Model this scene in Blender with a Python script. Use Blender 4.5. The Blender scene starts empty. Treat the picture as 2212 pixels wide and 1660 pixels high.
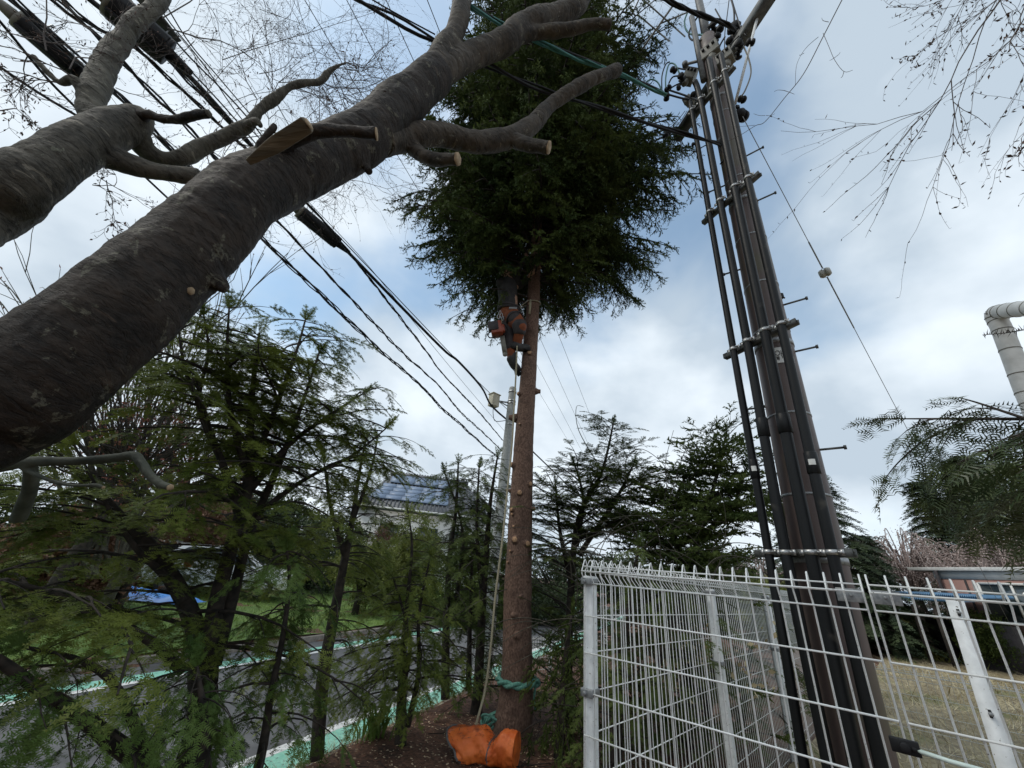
import bpy, math, random
import numpy as np
from mathutils import Vector, noise as mnoise
rnd = random.Random(7)
rad = math.radians
sc = bpy.context.scene
COL = sc.collection

# ------------------------------------------------------------------ camera
F = 831.0; CX = 1106.0; CY = 830.0            # reading frame 2212 x 1660
_u = np.array([156.0, 1680.0, -831.0]); _u /= np.linalg.norm(_u)
_f = np.array([0, 0, -1.0]); _Y = _f - _f.dot(_u) * _u; _Y /= np.linalg.norm(_Y)
_X = np.cross(_Y, _u)
M = np.array([_X, _Y, _u])
EYE = np.array([0.0, 0.0, 1.35])
camd = bpy.data.cameras.new('camera'); cam = bpy.data.objects.new('camera', camd); COL.objects.link(cam)
camd.sensor_width = 36.0; camd.lens = 36.0 * F / 2212.0; camd.clip_start = 0.02; camd.clip_end = 2000
from mathutils import Matrix
cam.matrix_world = Matrix([[M[0][0], M[0][1], M[0][2], EYE[0]], [M[1][0], M[1][1], M[1][2], EYE[1]],
                           [M[2][0], M[2][1], M[2][2], EYE[2]], [0, 0, 0, 1]])
sc.camera = cam

def ray(x, y): return M @ np.array([(x - CX) / F, -(y - CY) / F, -1.0])
def P(x, y, d): return EYE + ray(x, y) * d
def HD(x, y, D): r = ray(x, y); return EYE + r * D / math.hypot(r[0], r[1])
def G(x, y, z=0.0): r = ray(x, y); return EYE + r * (z - EYE[2]) / r[2]
def depth(p): return -(M.T @ (np.array(p) - EYE))[2]

# ------------------------------------------------------------------ sky, sun, exposure
world = bpy.data.worlds.new('World'); sc.world = world; world.use_nodes = True
SUN_EL, SUN_AZ = 54.0, 262.0                    # azimuth clockwise from +Y
def build_sky():
    nt = world.node_tree; N = nt.nodes; L = nt.links; N.clear()
    out = N.new('ShaderNodeOutputWorld'); bg = N.new('ShaderNodeBackground'); bg.inputs[1].default_value = 0.12
    sky = N.new('ShaderNodeTexSky'); sky.sky_type = 'NISHITA'; sky.sun_disc = False
    sky.sun_elevation = rad(SUN_EL); sky.sun_rotation = rad(SUN_AZ); sky.air_density = 1.0; sky.dust_density = 1.0
    tc = N.new('ShaderNodeTexCoord')
    mp = N.new('ShaderNodeMapping'); mp.inputs['Scale'].default_value = (1.0, 1.0, 1.35); mp.inputs['Location'].default_value = (0.9, 0.35, 0.2)
    L.new(tc.outputs['Generated'], mp.inputs[0])
    n1 = N.new('ShaderNodeTexNoise'); n1.inputs['Scale'].default_value = 1.9; n1.inputs['Detail'].default_value = 5; n1.inputs['Roughness'].default_value = 0.55
    n1.inputs['Distortion'].default_value = 0.25
    n2 = N.new('ShaderNodeTexNoise'); n2.inputs['Scale'].default_value = 3.2; n2.inputs['Detail'].default_value = 5; n2.inputs['Roughness'].default_value = 0.5
    L.new(mp.outputs[0], n1.inputs['Vector']); L.new(mp.outputs[0], n2.inputs['Vector'])
    # clear patches in the cloud deck, each a direction and a half width
    acc = None
    for (px, py, w, s) in [(1500, 380, .34, .36), (640, 650, .28, .46), (940, 570, .26, .34), (1290, 600, .34, .34), (1230, 800, .25, .16), (1650, 720, .26, .16),
                           (1440, 90, .32, .36), (850, 60, .34, .34), (1850, 620, .22, .10), (700, 250, .3, .12)]:
        r = ray(px, py); r /= np.linalg.norm(r)
        vm = N.new('ShaderNodeVectorMath'); vm.operation = 'DISTANCE'; vm.inputs[1].default_value = tuple(r)
        L.new(tc.outputs['Generated'], vm.inputs[0])
        mr = N.new('ShaderNodeMapRange'); mr.interpolation_type = 'SMOOTHSTEP'; mr.inputs[1].default_value = 0; mr.inputs[2].default_value = w
        mr.inputs[3].default_value = s; mr.inputs[4].default_value = 0; L.new(vm.outputs['Value'], mr.inputs[0])
        if acc is None: acc = mr.outputs[0]
        else:
            ad = N.new('ShaderNodeMath'); ad.operation = 'ADD'; L.new(acc, ad.inputs[0]); L.new(mr.outputs[0], ad.inputs[1]); acc = ad.outputs[0]
    # thicker, greyer parts of the cloud deck
    thick = n2.outputs['Fac']
    for (px, py, w, s) in [(1950, 330, .55, .17), (2100, 1050, .4, .13), (1050, 780, .25, .05), (300, 560, .4, -.06)]:
        r = ray(px, py); r /= np.linalg.norm(r)
        vm = N.new('ShaderNodeVectorMath'); vm.operation = 'DISTANCE'; vm.inputs[1].default_value = tuple(r); L.new(tc.outputs['Generated'], vm.inputs[0])
        mr = N.new('ShaderNodeMapRange'); mr.interpolation_type = 'SMOOTHSTEP'; mr.inputs[1].default_value = 0; mr.inputs[2].default_value = w
        mr.inputs[3].default_value = s; mr.inputs[4].default_value = 0; L.new(vm.outputs['Value'], mr.inputs[0])
        q = N.new('ShaderNodeMath'); q.operation = 'SUBTRACT'; L.new(thick, q.inputs[0]); L.new(mr.outputs[0], q.inputs[1]); thick = q.outputs[0]
    sub = N.new('ShaderNodeMath'); sub.operation = 'SUBTRACT'; L.new(n1.outputs['Fac'], sub.inputs[0]); L.new(acc, sub.inputs[1])
    cov = N.new('ShaderNodeMapRange'); cov.interpolation_type = 'SMOOTHSTEP'; cov.inputs[1].default_value = 0.06; cov.inputs[2].default_value = 0.44
    cov.inputs[3].default_value = 0.22; cov.inputs[4].default_value = 1.0
    L.new(sub.outputs[0], cov.inputs[0])
    cr = N.new('ShaderNodeValToRGB'); e = cr.color_ramp.elements
    e[0].position = 0.34; e[0].color = (4.0, 4.75, 5.5, 1); e[1].position = 0.62; e[1].color = (6.6, 7.25, 7.8, 1)
    L.new(thick, cr.inputs[0])
    tint = N.new('ShaderNodeMix'); tint.data_type = 'RGBA'; tint.blend_type = 'MULTIPLY'; tint.inputs[0].default_value = 1.0
    L.new(sky.outputs[0], tint.inputs[6]); tint.inputs[7].default_value = (1.38, 1.58, 1.46, 1)
    mx = N.new('ShaderNodeMix'); mx.data_type = 'RGBA'; L.new(cov.outputs[0], mx.inputs[0]); L.new(tint.outputs[2], mx.inputs[6]); L.new(cr.outputs[0], mx.inputs[7])
    L.new(mx.outputs[2], bg.inputs[0]); L.new(bg.outputs[0], out.inputs[0])
build_sky()
sund = bpy.data.lights.new('sun', 'SUN'); sund.energy = 1.3; sund.angle = rad(24); sund.color = (1, .95, .86)
sun = bpy.data.objects.new('sun', sund); COL.objects.link(sun)
_sd = Vector((math.sin(rad(SUN_AZ)) * math.cos(rad(SUN_EL)), math.cos(rad(SUN_AZ)) * math.cos(rad(SUN_EL)), math.sin(rad(SUN_EL))))
sun.rotation_euler = _sd.to_track_quat('Z', 'Y').to_euler()
sc.view_settings.view_transform = 'Standard'; sc.view_settings.look = 'None'; sc.view_settings.gamma = 1.0
sc.view_settings.exposure = 0.22

# ------------------------------------------------------------------ mesh helpers
class MB:
    def __init__(s): s.v = []; s.q = []; s.t = []; s.n = 0; s.poly = []
    def add(s, V, Q=None, T=None):
        V = np.asarray(V, float).reshape(-1, 3)
        if Q is not None and len(Q): s.q.append(np.asarray(Q, int).reshape(-1, 4) + s.n)
        if T is not None and len(T): s.t.append(np.asarray(T, int).reshape(-1, 3) + s.n)
        s.v.append(V); s.n += len(V)
    def tube(s, pts, r, sides=6, cap=True, flat=None):
        V, Q = tube(pts, r, sides); n = len(pts); T = []
        if cap:
            V = np.vstack([V, np.asarray(pts[0], float), np.asarray(pts[-1], float)])
            a = n * sides
            for k in range(sides):
                T.append((a, (k + 1) % sides, k)); b = (n - 1) * sides; T.append((a + 1, b + k, b + (k + 1) % sides))
        s.add(V, Q, T)
    def box(s, c, sx, sy, sz, ax=None, bev=0):
        A = np.eye(3) if ax is None else np.asarray(ax, float)   # rows are the axes
        V = []
        for z in (-.5, .5):
            for x, y in ((-.5, -.5), (.5, -.5), (.5, .5), (-.5, .5)):
                V.append(np.asarray(c, float) + A[0] * x * sx + A[1] * y * sy + A[2] * z * sz)
        s.add(V, [(3, 2, 1, 0), (4, 5, 6, 7), (0, 1, 5, 4), (1, 2, 6, 5), (2, 3, 7, 6), (3, 0, 4, 7)])
    def prism(s, prof, a, b, ex, ey):
        """profile of 2-D points swept from a to b with in-plane axes ex, ey"""
        n = len(prof); V = [np.asarray(o) + ex * p[0] + ey * p[1] for o in (a, b) for p in prof]
        Q = [(k, (k + 1) % n, n + (k + 1) % n, n + k) for k in range(n)]
        V += [np.mean(V[:n], axis=0), np.mean(V[n:2 * n], axis=0)]
        T = [(2 * n, (k + 1) % n, k) for k in range(n)] + [(2 * n + 1, n + k, n + (k + 1) % n) for k in range(n)]
        s.add(V, Q, T)
    def build(s, name, mat, parent=None, smooth=False, bevel=0):
        V = np.vstack(s.v) if s.v else np.zeros((0, 3))
        Q = np.vstack(s.q) if s.q else np.zeros((0, 4), int)
        T = np.vstack(s.t) if s.t else np.zeros((0, 3), int)
        me = bpy.data.meshes.new(name)
        me.vertices.add(len(V)); me.vertices.foreach_set('co', V.astype(np.float32).ravel())
        nl = Q.size + T.size; npoly = len(Q) + len(T)
        me.loops.add(nl); me.loops.foreach_set('vertex_index', np.concatenate([Q.ravel(), T.ravel()]).astype(np.int32))
        me.polygons.add(npoly)
        st = np.concatenate([np.arange(len(Q)) * 4, len(Q) * 4 + np.arange(len(T)) * 3]).astype(np.int32)
        me.polygons.foreach_set('loop_start', st)
        try: me.polygons.foreach_set('loop_total', np.concatenate([np.full(len(Q), 4), np.full(len(T), 3)]).astype(np.int32))
        except Exception: pass
        if smooth: me.polygons.foreach_set('use_smooth', np.ones(npoly, bool))
        me.update(calc_edges=True); me.validate()
        if mat: me.materials.append(mat)
        o = bpy.data.objects.new(name, me); COL.objects.link(o)
        if parent:
            o.parent = parent
            o.matrix_parent_inverse = parent.matrix_basis.inverted()
        if bevel:
            m = o.modifiers.new('bevel', 'BEVEL'); m.width = bevel; m.segments = 2; m.limit_method = 'ANGLE'
        return o

def frames(pts):
    pts = np.asarray(pts, float); n = len(pts)
    tg = np.zeros_like(pts); tg[1:-1] = pts[2:] - pts[:-2]; tg[0] = pts[1] - pts[0]; tg[-1] = pts[-1] - pts[-2]
    tg /= np.linalg.norm(tg, axis=1)[:, None] + 1e-12
    ref = np.array([0, 0, 1.0]) if abs(tg[0][2]) < .9 else np.array([1.0, 0, 0])
    a = np.cross(tg[0], ref); a /= np.linalg.norm(a); A = [a]
    for k in range(1, n):
        a = a - tg[k] * a.dot(tg[k]); a = a / (np.linalg.norm(a) + 1e-12); A.append(a)
    A = np.array(A); B = np.cross(tg, A)
    return pts, tg, A, B
def tube(pts, r, sides=6):
    pts, tg, A, B = frames(pts); n = len(pts)
    r = np.broadcast_to(np.asarray(r, float), (n,))
    th = np.arange(sides) * 2 * math.pi / sides
    V = pts[:, None] + r[:, None, None] * (np.cos(th)[None, :, None] * A[:, None] + np.sin(th)[None, :, None] * B[:, None])
    i = np.arange(n - 1)[:, None] * sides; k = np.arange(sides)[None]; k2 = (k + 1) % sides
    Q = np.stack([i + k, i + k2, i + sides + k2, i + sides + k], -1).reshape(-1, 4)
    return V.reshape(-1, 3), Q
def catmull(pts, sub=5):
    pts = [np.asarray(p, float) for p in pts]; n = len(pts); out = []
    for i in range(n - 1):
        p0 = pts[max(i - 1, 0)]; p1 = pts[i]; p2 = pts[i + 1]; p3 = pts[min(i + 2, n - 1)]
        for k in range(sub):
            t = k / sub
            out.append(.5 * ((2 * p1) + (-p0 + p2) * t + (2 * p0 - 5 * p1 + 4 * p2 - p3) * t * t + (-p0 + 3 * p1 - 3 * p2 + p3) * t ** 3))
    out.append(pts[-1]); return np.array(out)
def catr(P4, sub=5):
    """(point, radius) list -> smooth points, radii"""
    a = catmull([np.append(p, r) for p, r in P4], sub); return a[:, :3], np.maximum(a[:, 3], 1e-4)

def tag(o, label=None, cat=None, group=None, kind=None):
    if label: o['label'] = label
    if cat: o['category'] = cat
    if group: o['group'] = group
    if kind: o['kind'] = kind
    return o
def empty(name, loc, label, cat, group=None):
    o = bpy.data.objects.new(name, None); COL.objects.link(o); o.location = tuple(float(c) for c in loc); o.empty_display_size = .2
    return tag(o, label, cat, group)
def remesh(o, voxel, smooth_it=3, disp=None):
    m = o.modifiers.new('r', 'REMESH'); m.mode = 'VOXEL'; m.voxel_size = voxel; m.use_smooth_shade = True
    if smooth_it: s_ = o.modifiers.new('s', 'SMOOTH'); s_.iterations = smooth_it; s_.factor = .5
    dg = bpy.context.evaluated_depsgraph_get(); me = bpy.data.meshes.new_from_object(o.evaluated_get(dg))
    o.modifiers.clear(); old = o.data; mats = list(old.materials); o.data = me; bpy.data.meshes.remove(old)
    if not me.materials:
        for mm in mats: me.materials.append(mm)
    if disp:
        nv = len(me.vertices); co = np.empty(nv * 3); me.vertices.foreach_get('co', co); co = co.reshape(-1, 3)
        no = np.empty(nv * 3, np.float32); me.vertex_normals.foreach_get('vector', no) if hasattr(me, 'vertex_normals') else me.vertices.foreach_get('normal', no)
        no = no.reshape(-1, 3); d = np.array([disp(Vector(c)) for c in co]); co = co + no * d[:, None]
        me.vertices.foreach_set('co', co.ravel()); me.update()
    for p in me.polygons: p.use_smooth = True
    return o

# ------------------------------------------------------------------ materials
def mat(name, c1, c2=None, rough=.7, scale=20, metal=0, bump=0, bscale=None, detail=5, trans=0, spec=.5, stretch=(1, 1, 1), c3=None, c3scale=3, c3lim=(.55, .62), lo=.35, hi=.65, obj=True):
    m = bpy.data.materials.new(name); m.use_nodes = True; nt = m.node_tree; N = nt.nodes; L = nt.links
    b = N['Principled BSDF']; b.inputs['Roughness'].default_value = rough; b.inputs['Metallic'].default_value = metal
    b.inputs['Specular IOR Level'].default_value = spec
    b.inputs['Base Color'].default_value = (*c1, 1)
    tc = N.new('ShaderNodeTexCoord'); mp = N.new('ShaderNodeMapping'); mp.inputs['Scale'].default_value = stretch
    L.new(tc.outputs['Object'], mp.inputs[0])
    col = None
    if c2:
        n = N.new('ShaderNodeTexNoise'); n.inputs['Scale'].default_value = scale; n.inputs['Detail'].default_value = detail
        L.new(mp.outputs[0], n.inputs['Vector'])
        r = N.new('ShaderNodeValToRGB'); e = r.color_ramp.elements; e[0].position = lo; e[0].color = (*c1, 1); e[1].position = hi; e[1].color = (*c2, 1)
        L.new(n.outputs['Fac'], r.inputs[0]); col = r.outputs[0]
        if c3:
            n3 = N.new('ShaderNodeTexNoise'); n3.inputs['Scale'].default_value = c3scale; n3.inputs['Detail'].default_value = 6; L.new(tc.outputs['Object'], n3.inputs['Vector'])
            r3 = N.new('ShaderNodeMapRange'); r3.inputs[1].default_value = c3lim[0]; r3.inputs[2].default_value = c3lim[1]; L.new(n3.outputs['Fac'], r3.inputs[0])
            mx = N.new('ShaderNodeMix'); mx.data_type = 'RGBA'; L.new(r3.outputs[0], mx.inputs[0]); L.new(col, mx.inputs[6]); mx.inputs[7].default_value = (*c3, 1); col = mx.outputs[2]
        L.new(col, b.inputs['Base Color'])
    if bump:
        nb = N.new('ShaderNodeTexNoise'); nb.inputs['Scale'].default_value = bscale or scale; nb.inputs['Detail'].default_value = 6
        L.new(mp.outputs[0], nb.inputs['Vector'])
        bp = N.new('ShaderNodeBump'); bp.inputs['Strength'].default_value = bump; bp.inputs['Distance'].default_value = .01
        L.new(nb.outputs['Fac'], bp.inputs['Height']); L.new(bp.outputs[0], b.inputs['Normal'])
    if trans:
        t = N.new('ShaderNodeBsdfTranslucent'); ms = N.new('ShaderNodeMixShader'); ms.inputs[0].default_value = trans
        if col: L.new(col, t.inputs[0])
        else: t.inputs[0].default_value = (*c1, 1)
        L.new(b.outputs[0], ms.inputs[1]); L.new(t.outputs[0], ms.inputs[2]); L.new(ms.outputs[0], N['Material Output'].inputs[0])
    return m
Mt = {}
def barkmat(name, t, dark, light, lich, lichlo=.60, ringc=(.012, .009, .008)):
    m = bpy.data.materials.new(name); m.use_nodes = True; nt = m.node_tree; N = nt.nodes; L = nt.links; b = N['Principled BSDF']
    b.inputs['Roughness'].default_value = .72; b.inputs['Specular IOR Level'].default_value = .35
    t = np.array(t, float); t /= np.linalg.norm(t); a = np.cross(t, [0, 0, 1.0]); a /= np.linalg.norm(a); c = np.cross(t, a)
    tc = N.new('ShaderNodeTexCoord'); cmb = N.new('ShaderNodeCombineXYZ')
    for k, v in enumerate((t, a, c)):
        d = N.new('ShaderNodeVectorMath'); d.operation = 'DOT_PRODUCT'; d.inputs[1].default_value = tuple(v); L.new(tc.outputs['Object'], d.inputs[0]); L.new(d.outputs['Value'], cmb.inputs[k])
    def nz(sc3, detail=6, rough=.6, dist=0):
        mp = N.new('ShaderNodeMapping'); mp.inputs['Scale'].default_value = sc3; L.new(cmb.outputs[0], mp.inputs[0])
        n = N.new('ShaderNodeTexNoise'); n.inputs['Scale'].default_value = 1; n.inputs['Detail'].default_value = detail; n.inputs['Roughness'].default_value = rough; n.inputs['Distortion'].default_value = dist
        L.new(mp.outputs[0], n.inputs['Vector']); return n.outputs['Fac']
    def rmp(x, a_, b_, c_=0, d_=1):
        r = N.new('ShaderNodeMapRange'); r.inputs[1].default_value = a_; r.inputs[2].default_value = b_; r.inputs[3].default_value = c_; r.inputs[4].default_value = d_; L.new(x, r.inputs[0]); return r.outputs[0]
    def mix(f, x, y):
        q = N.new('ShaderNodeMix'); q.data_type = 'RGBA'; L.new(f, q.inputs[0])
        for s_, v in ((6, x), (7, y)):
            if isinstance(v, tuple): q.inputs[s_].default_value = (*v, 1)
            else: L.new(v, q.inputs[s_])
        return q.outputs[2]
    def mul(x, y):
        q = N.new('ShaderNodeMath'); q.operation = 'MULTIPLY'; L.new(x, q.inputs[0]); L.new(y, q.inputs[1]); return q.outputs[0]
    big = nz((6, 6, 6), 5); fine = nz((70, 34, 34), 4, .7); ring = nz((42, 12, 12), 5, .7, 1.2); lens = nz((40, 9, 9), 3, .5, 1.0)
    col = mix(rmp(big, .38, .66), dark, light); col = mix(rmp(fine, .45, .75, 0, .55), col, tuple(v * 1.5 for v in light))
    col = mix(rmp(ring, .58, .64, 0, .75), col, ringc); col = mix(rmp(lens, .67, .70, 0, .6), col, tuple(min(1, v * 2.4) for v in light))
    lf = mul(rmp(nz((9, 9, 9), 5, .65, .5), lichlo, lichlo + .02), rmp(nz((60, 60, 60), 4, .7), .44, .53)); col = mix(lf, col, lich)
    L.new(col, b.inputs['Base Color'])
    bp = N.new('ShaderNodeBump'); bp.inputs['Strength'].default_value = .9; bp.inputs['Distance'].default_value = .006; ad = N.new('ShaderNodeMath'); ad.operation = 'SUBTRACT'; L.new(fine, ad.inputs[0]); L.new(rmp(ring, .5, .68), ad.inputs[1])
    L.new(ad.outputs[0], bp.inputs['Height']); L.new(bp.outputs[0], b.inputs['Normal']); return m
_td = P(790, 295, 2.25) - P(60, 805, 1.18)
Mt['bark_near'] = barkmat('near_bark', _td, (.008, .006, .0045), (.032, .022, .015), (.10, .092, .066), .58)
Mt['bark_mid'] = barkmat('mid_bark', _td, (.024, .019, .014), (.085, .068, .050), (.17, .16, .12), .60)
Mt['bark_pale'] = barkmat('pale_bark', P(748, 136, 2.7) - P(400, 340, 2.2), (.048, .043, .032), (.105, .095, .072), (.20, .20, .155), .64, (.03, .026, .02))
Mt['bark_greengrey'] = mat('greengrey_bark', (.040, .046, .034), (.095, .10, .075), .8, 14, bump=.4, bscale=50)
Mt['bark_dark'] = mat('dark_bark', (.012, .010, .008), (.045, .034, .026), .9, 25, bump=.6)
Mt['spruce_bark'] = mat('spruce_bark', (.085, .048, .034), (.21, .130, .094), .95, 70, bump=.9, bscale=80, detail=9, lo=.34, hi=.68, c3=(.060, .034, .025), c3scale=7, c3lim=(.54, .74), stretch=(1, 1, .6))
Mt['twig_pink'] = mat('pink_twig', (.17, .13, .115), (.30, .23, .21), .85, 6)
Mt['twig'] = mat('twig_bark', (.06, .048, .042), (.11, .09, .08), .85, 10)
Mt['bud'] = mat('bud', (.06, .032, .026), (.13, .08, .06), .8, 6)
Mt['cut'] = mat('cut_wood', (.24, .17, .10), (.42, .31, .19), .8, 30, bump=.2)
Mt['cut_orange'] = mat('fresh_cut_wood', (.30, .16, .085), (.48, .31, .18), .85, 60, c3=(.16, .09, .05), c3scale=40, c3lim=(.6, .7))
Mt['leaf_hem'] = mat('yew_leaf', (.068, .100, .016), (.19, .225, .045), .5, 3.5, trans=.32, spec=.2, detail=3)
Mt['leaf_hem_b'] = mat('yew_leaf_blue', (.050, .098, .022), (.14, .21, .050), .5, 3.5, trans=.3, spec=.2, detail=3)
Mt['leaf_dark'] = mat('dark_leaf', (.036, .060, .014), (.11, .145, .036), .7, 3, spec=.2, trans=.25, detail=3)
Mt['leaf_spruce'] = mat('spruce_leaf', (.024, .042, .012), (.095, .125, .036), .8, 1.6, spec=.12, trans=.12, detail=4)
Mt['leaf_yel'] = mat('yellow_leaf', (.09, .12, .02), (.20, .22, .05), .6, 4, trans=.3)
Mt['leaf_far'] = mat('far_leaf', (.020, .038, .015), (.06, .085, .03), .7, 1.5, trans=.1)
Mt['leaf_red'] = mat('red_leaf', (.16, .045, .035), (.26, .10, .06), .7, 4, trans=.2)
Mt['leaf_rust'] = mat('rust_leaf', (.09, .04, .022), (.17, .09, .045), .7, 3, trans=.15)
Mt['blossom'] = mat('blossom', (.48, .38, .35), (.68, .58, .54), .8, 3, trans=.2)
Mt['fir_near'] = mat('near_fir_leaf', (.022, .042, .016), (.085, .11, .03), .45, 6, trans=.15)
Mt['galv'] = mat('galvanised', (.64, .66, .66), (.80, .82, .82), .6, 22, metal=.0, bump=.1, c3=(.22, .20, .17), c3scale=90, c3lim=(.66, .70))
Mt['wire'] = mat('coated_wire', (.76, .78, .77), (.84, .86, .85), .4, 60, c3=(.16, .15, .13), c3scale=140, c3lim=(.67, .71))
Mt['wire_low'] = mat('weathered_wire', (.50, .50, .46), (.62, .62, .58), .5, 60, c3=(.14, .12, .09), c3scale=100, c3lim=(.6, .66))
Mt['clamp'] = mat('clamp_steel', (.20, .21, .22), (.34, .35, .35), .45, 70, metal=.5)
Mt['steel'] = mat('bright_steel', (.30, .31, .31), (.50, .50, .50), .38, 50, metal=.8)
Mt['pole'] = mat('brown_pole', (.070, .048, .043), (.105, .075, .068), .5, 12, bump=.08, stretch=(1, 1, .15), c3=(.085, .080, .04), c3scale=2.2, c3lim=(.55, .75))
Mt['pole_top'] = mat('grey_pole_top', (.085, .085, .085), (.15, .15, .145), .5, 20)
Mt['conduit'] = mat('conduit', (.004, .0045, .005), (.011, .012, .013), .45, spec=.25, scale=14, stretch=(1, 1, .1), bump=.12, c3=(.05, .045, .038), c3scale=7, c3lim=(.64, .75))
Mt['black'] = mat('black_rubber', (.006, .006, .007), (.014, .014, .015), .6, spec=.25, scale=30)
Mt['cable'] = mat('cable_jacket', (.008, .009, .011), (.016, .017, .021), .55, 30, spec=.3)
Mt['teal'] = mat('teal_cable', (.04, .16, .15), (.07, .24, .22), .5, 30)
Mt['beam'] = mat('beam_steel', (.055, .058, .055), (.12, .125, .12), .5, 18, metal=.3)
Mt['box'] = mat('box_grey', (.14, .135, .11), (.21, .20, .17), .6, 15)
Mt['beige'] = mat('beige_metal', (.50, .46, .34), (.60, .56, .44), .6, 10)
Mt['concrete'] = mat('concrete', (.28, .29, .28), (.40, .41, .40), .85, 30, bump=.3)
Mt['porcelain'] = mat('porcelain', (.30, .30, .27), (.42, .42, .38), .4, 20)
Mt['label'] = mat('label_plate', (.60, .60, .57), (.72, .72, .69), .5, 20)
Mt['white'] = mat('white_wrap', (.55, .55, .53), (.68, .68, .66), .7, 12, bump=.3)
Mt['orange_bag'] = mat('orange_tarpaulin', (.62, .11, .016), (.80, .19, .036), .55, 8, bump=.9, bscale=16, c3=(.30, .06, .02), c3scale=11, c3lim=(.58, .70))
Mt['bag_grey'] = mat('grey_hem', (.09, .09, .09), (.16, .155, .15), .8, 20)
Mt['rope'] = mat('tan_rope', (.26, .23, .15), (.40, .36, .25), .8, 120, bump=.6)
Mt['rope_green'] = mat('green_rope', (.07, .22, .17), (.15, .34, .27), .8, 60, bump=.6)
Mt['asphalt'] = mat('asphalt', (.075, .075, .078), (.13, .13, .132), .85, 2.2, bump=.3, bscale=200, detail=9, c3=(.055, .054, .052), c3scale=.9, c3lim=(.55, .62))
Mt['line_white'] = mat('road_white', (.55, .55, .53), (.76, .76, .74), .7, 25, c3=(.13, .13, .13), c3scale=30, c3lim=(.60, .66))
Mt['line_green'] = mat('road_green', (.17, .46, .34), (.28, .58, .45), .7, 22, lo=.3, hi=.6, c3=(.10, .13, .12), c3scale=26, c3lim=(.60, .66))
Mt['kerb'] = mat('kerb_stone', (.14, .12, .10), (.24, .21, .18), .9, 14)
Mt['mulch'] = mat('mulch', (.060, .030, .019), (.19, .095, .058), .95, 30, bump=1.0, bscale=60, c3=(.025, .014, .01), c3scale=2.0, c3lim=(.5, .7))
Mt['field'] = mat('field_soil', (.16, .125, .075), (.30, .25, .15), .95, 6, bump=.6, bscale=30, c3=(.13, .14, .045), c3scale=.7, c3lim=(.56, .7))
Mt['lawn'] = mat('lawn_soil', (.060, .11, .022), (.13, .20, .04), .95, 3, bump=.5, bscale=40)
Mt['straw'] = mat('straw', (.24, .19, .10), (.60, .52, .33), .9, 1.6, detail=8, lo=.4, hi=.6)
Mt['grass'] = mat('grass_blade', (.08, .15, .025), (.20, .30, .06), .8, 1.2, trans=.3)
Mt['grass_yel'] = mat('yellow_grass', (.20, .21, .04), (.34, .33, .09), .8, 1.2, trans=.3)
Mt['wood_litter'] = mat('wood_chip', (.45, .33, .20), (.60, .47, .32), .9, 5)
Mt['needle_litter'] = mat('needle_litter', (.09, .04, .022), (.20, .10, .06), .9, 5)
Mt['paint_white'] = mat('car_white', (.72, .74, .75), (.78, .80, .80), .25, 3)
Mt['glass'] = mat('glass_dark', (.02, .03, .035), (.04, .055, .06), .08, 3, spec=.9)
Mt['tyre'] = mat('tyre', (.012, .012, .012), (.03, .03, .03), .8, 20)
Mt['red_lamp'] = mat('tail_lamp', (.45, .03, .02), (.5, .05, .03), .2, 5)
Mt['tarp_blue'] = mat('blue_tarp', (.05, .20, .62), (.10, .32, .75), .5, 4, bump=.6, bscale=8)
Mt['wall_white'] = mat('white_render', (.58, .58, .56), (.66, .66, .64), .9, 4)
Mt['wall_pink'] = mat('pink_board', (.36, .21, .18), (.44, .27, .23), .9, 3)
Mt['roof_tile'] = mat('grey_tile', (.09, .095, .105), (.15, .155, .165), .6, 6)
Mt['solar'] = mat('solar_glass', (.16, .21, .30), (.20, .26, .36), .4, .3, spec=.4)
Mt['roof_blue'] = mat('blue_sheet', (.07, .17, .30), (.14, .27, .42), .4, 4)
Mt['skin'] = mat('skin', (.38, .22, .15), (.45, .27, .19), .6, 20)
Mt['helmet'] = mat('green_helmet', (.015, .07, .035), (.02, .09, .045), .35, 10)
Mt['jacket'] = mat('grey_jacket', (.022, .021, .022), (.040, .037, .037), .8, 18, bump=.4)
Mt['trouser'] = mat('orange_trouser', (.16, .040, .011), (.24, .062, .018), .8, 20, bump=.4)
Mt['panel_dark'] = mat('dark_panel', (.03, .025, .028), (.05, .045, .045), .8, 20)
Mt['boot'] = mat('boot', (.02, .02, .02), (.045, .043, .04), .7, 25)
Mt['saw_orange'] = mat('saw_orange', (.20, .035, .015), (.28, .055, .022), .4, 10)
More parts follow.
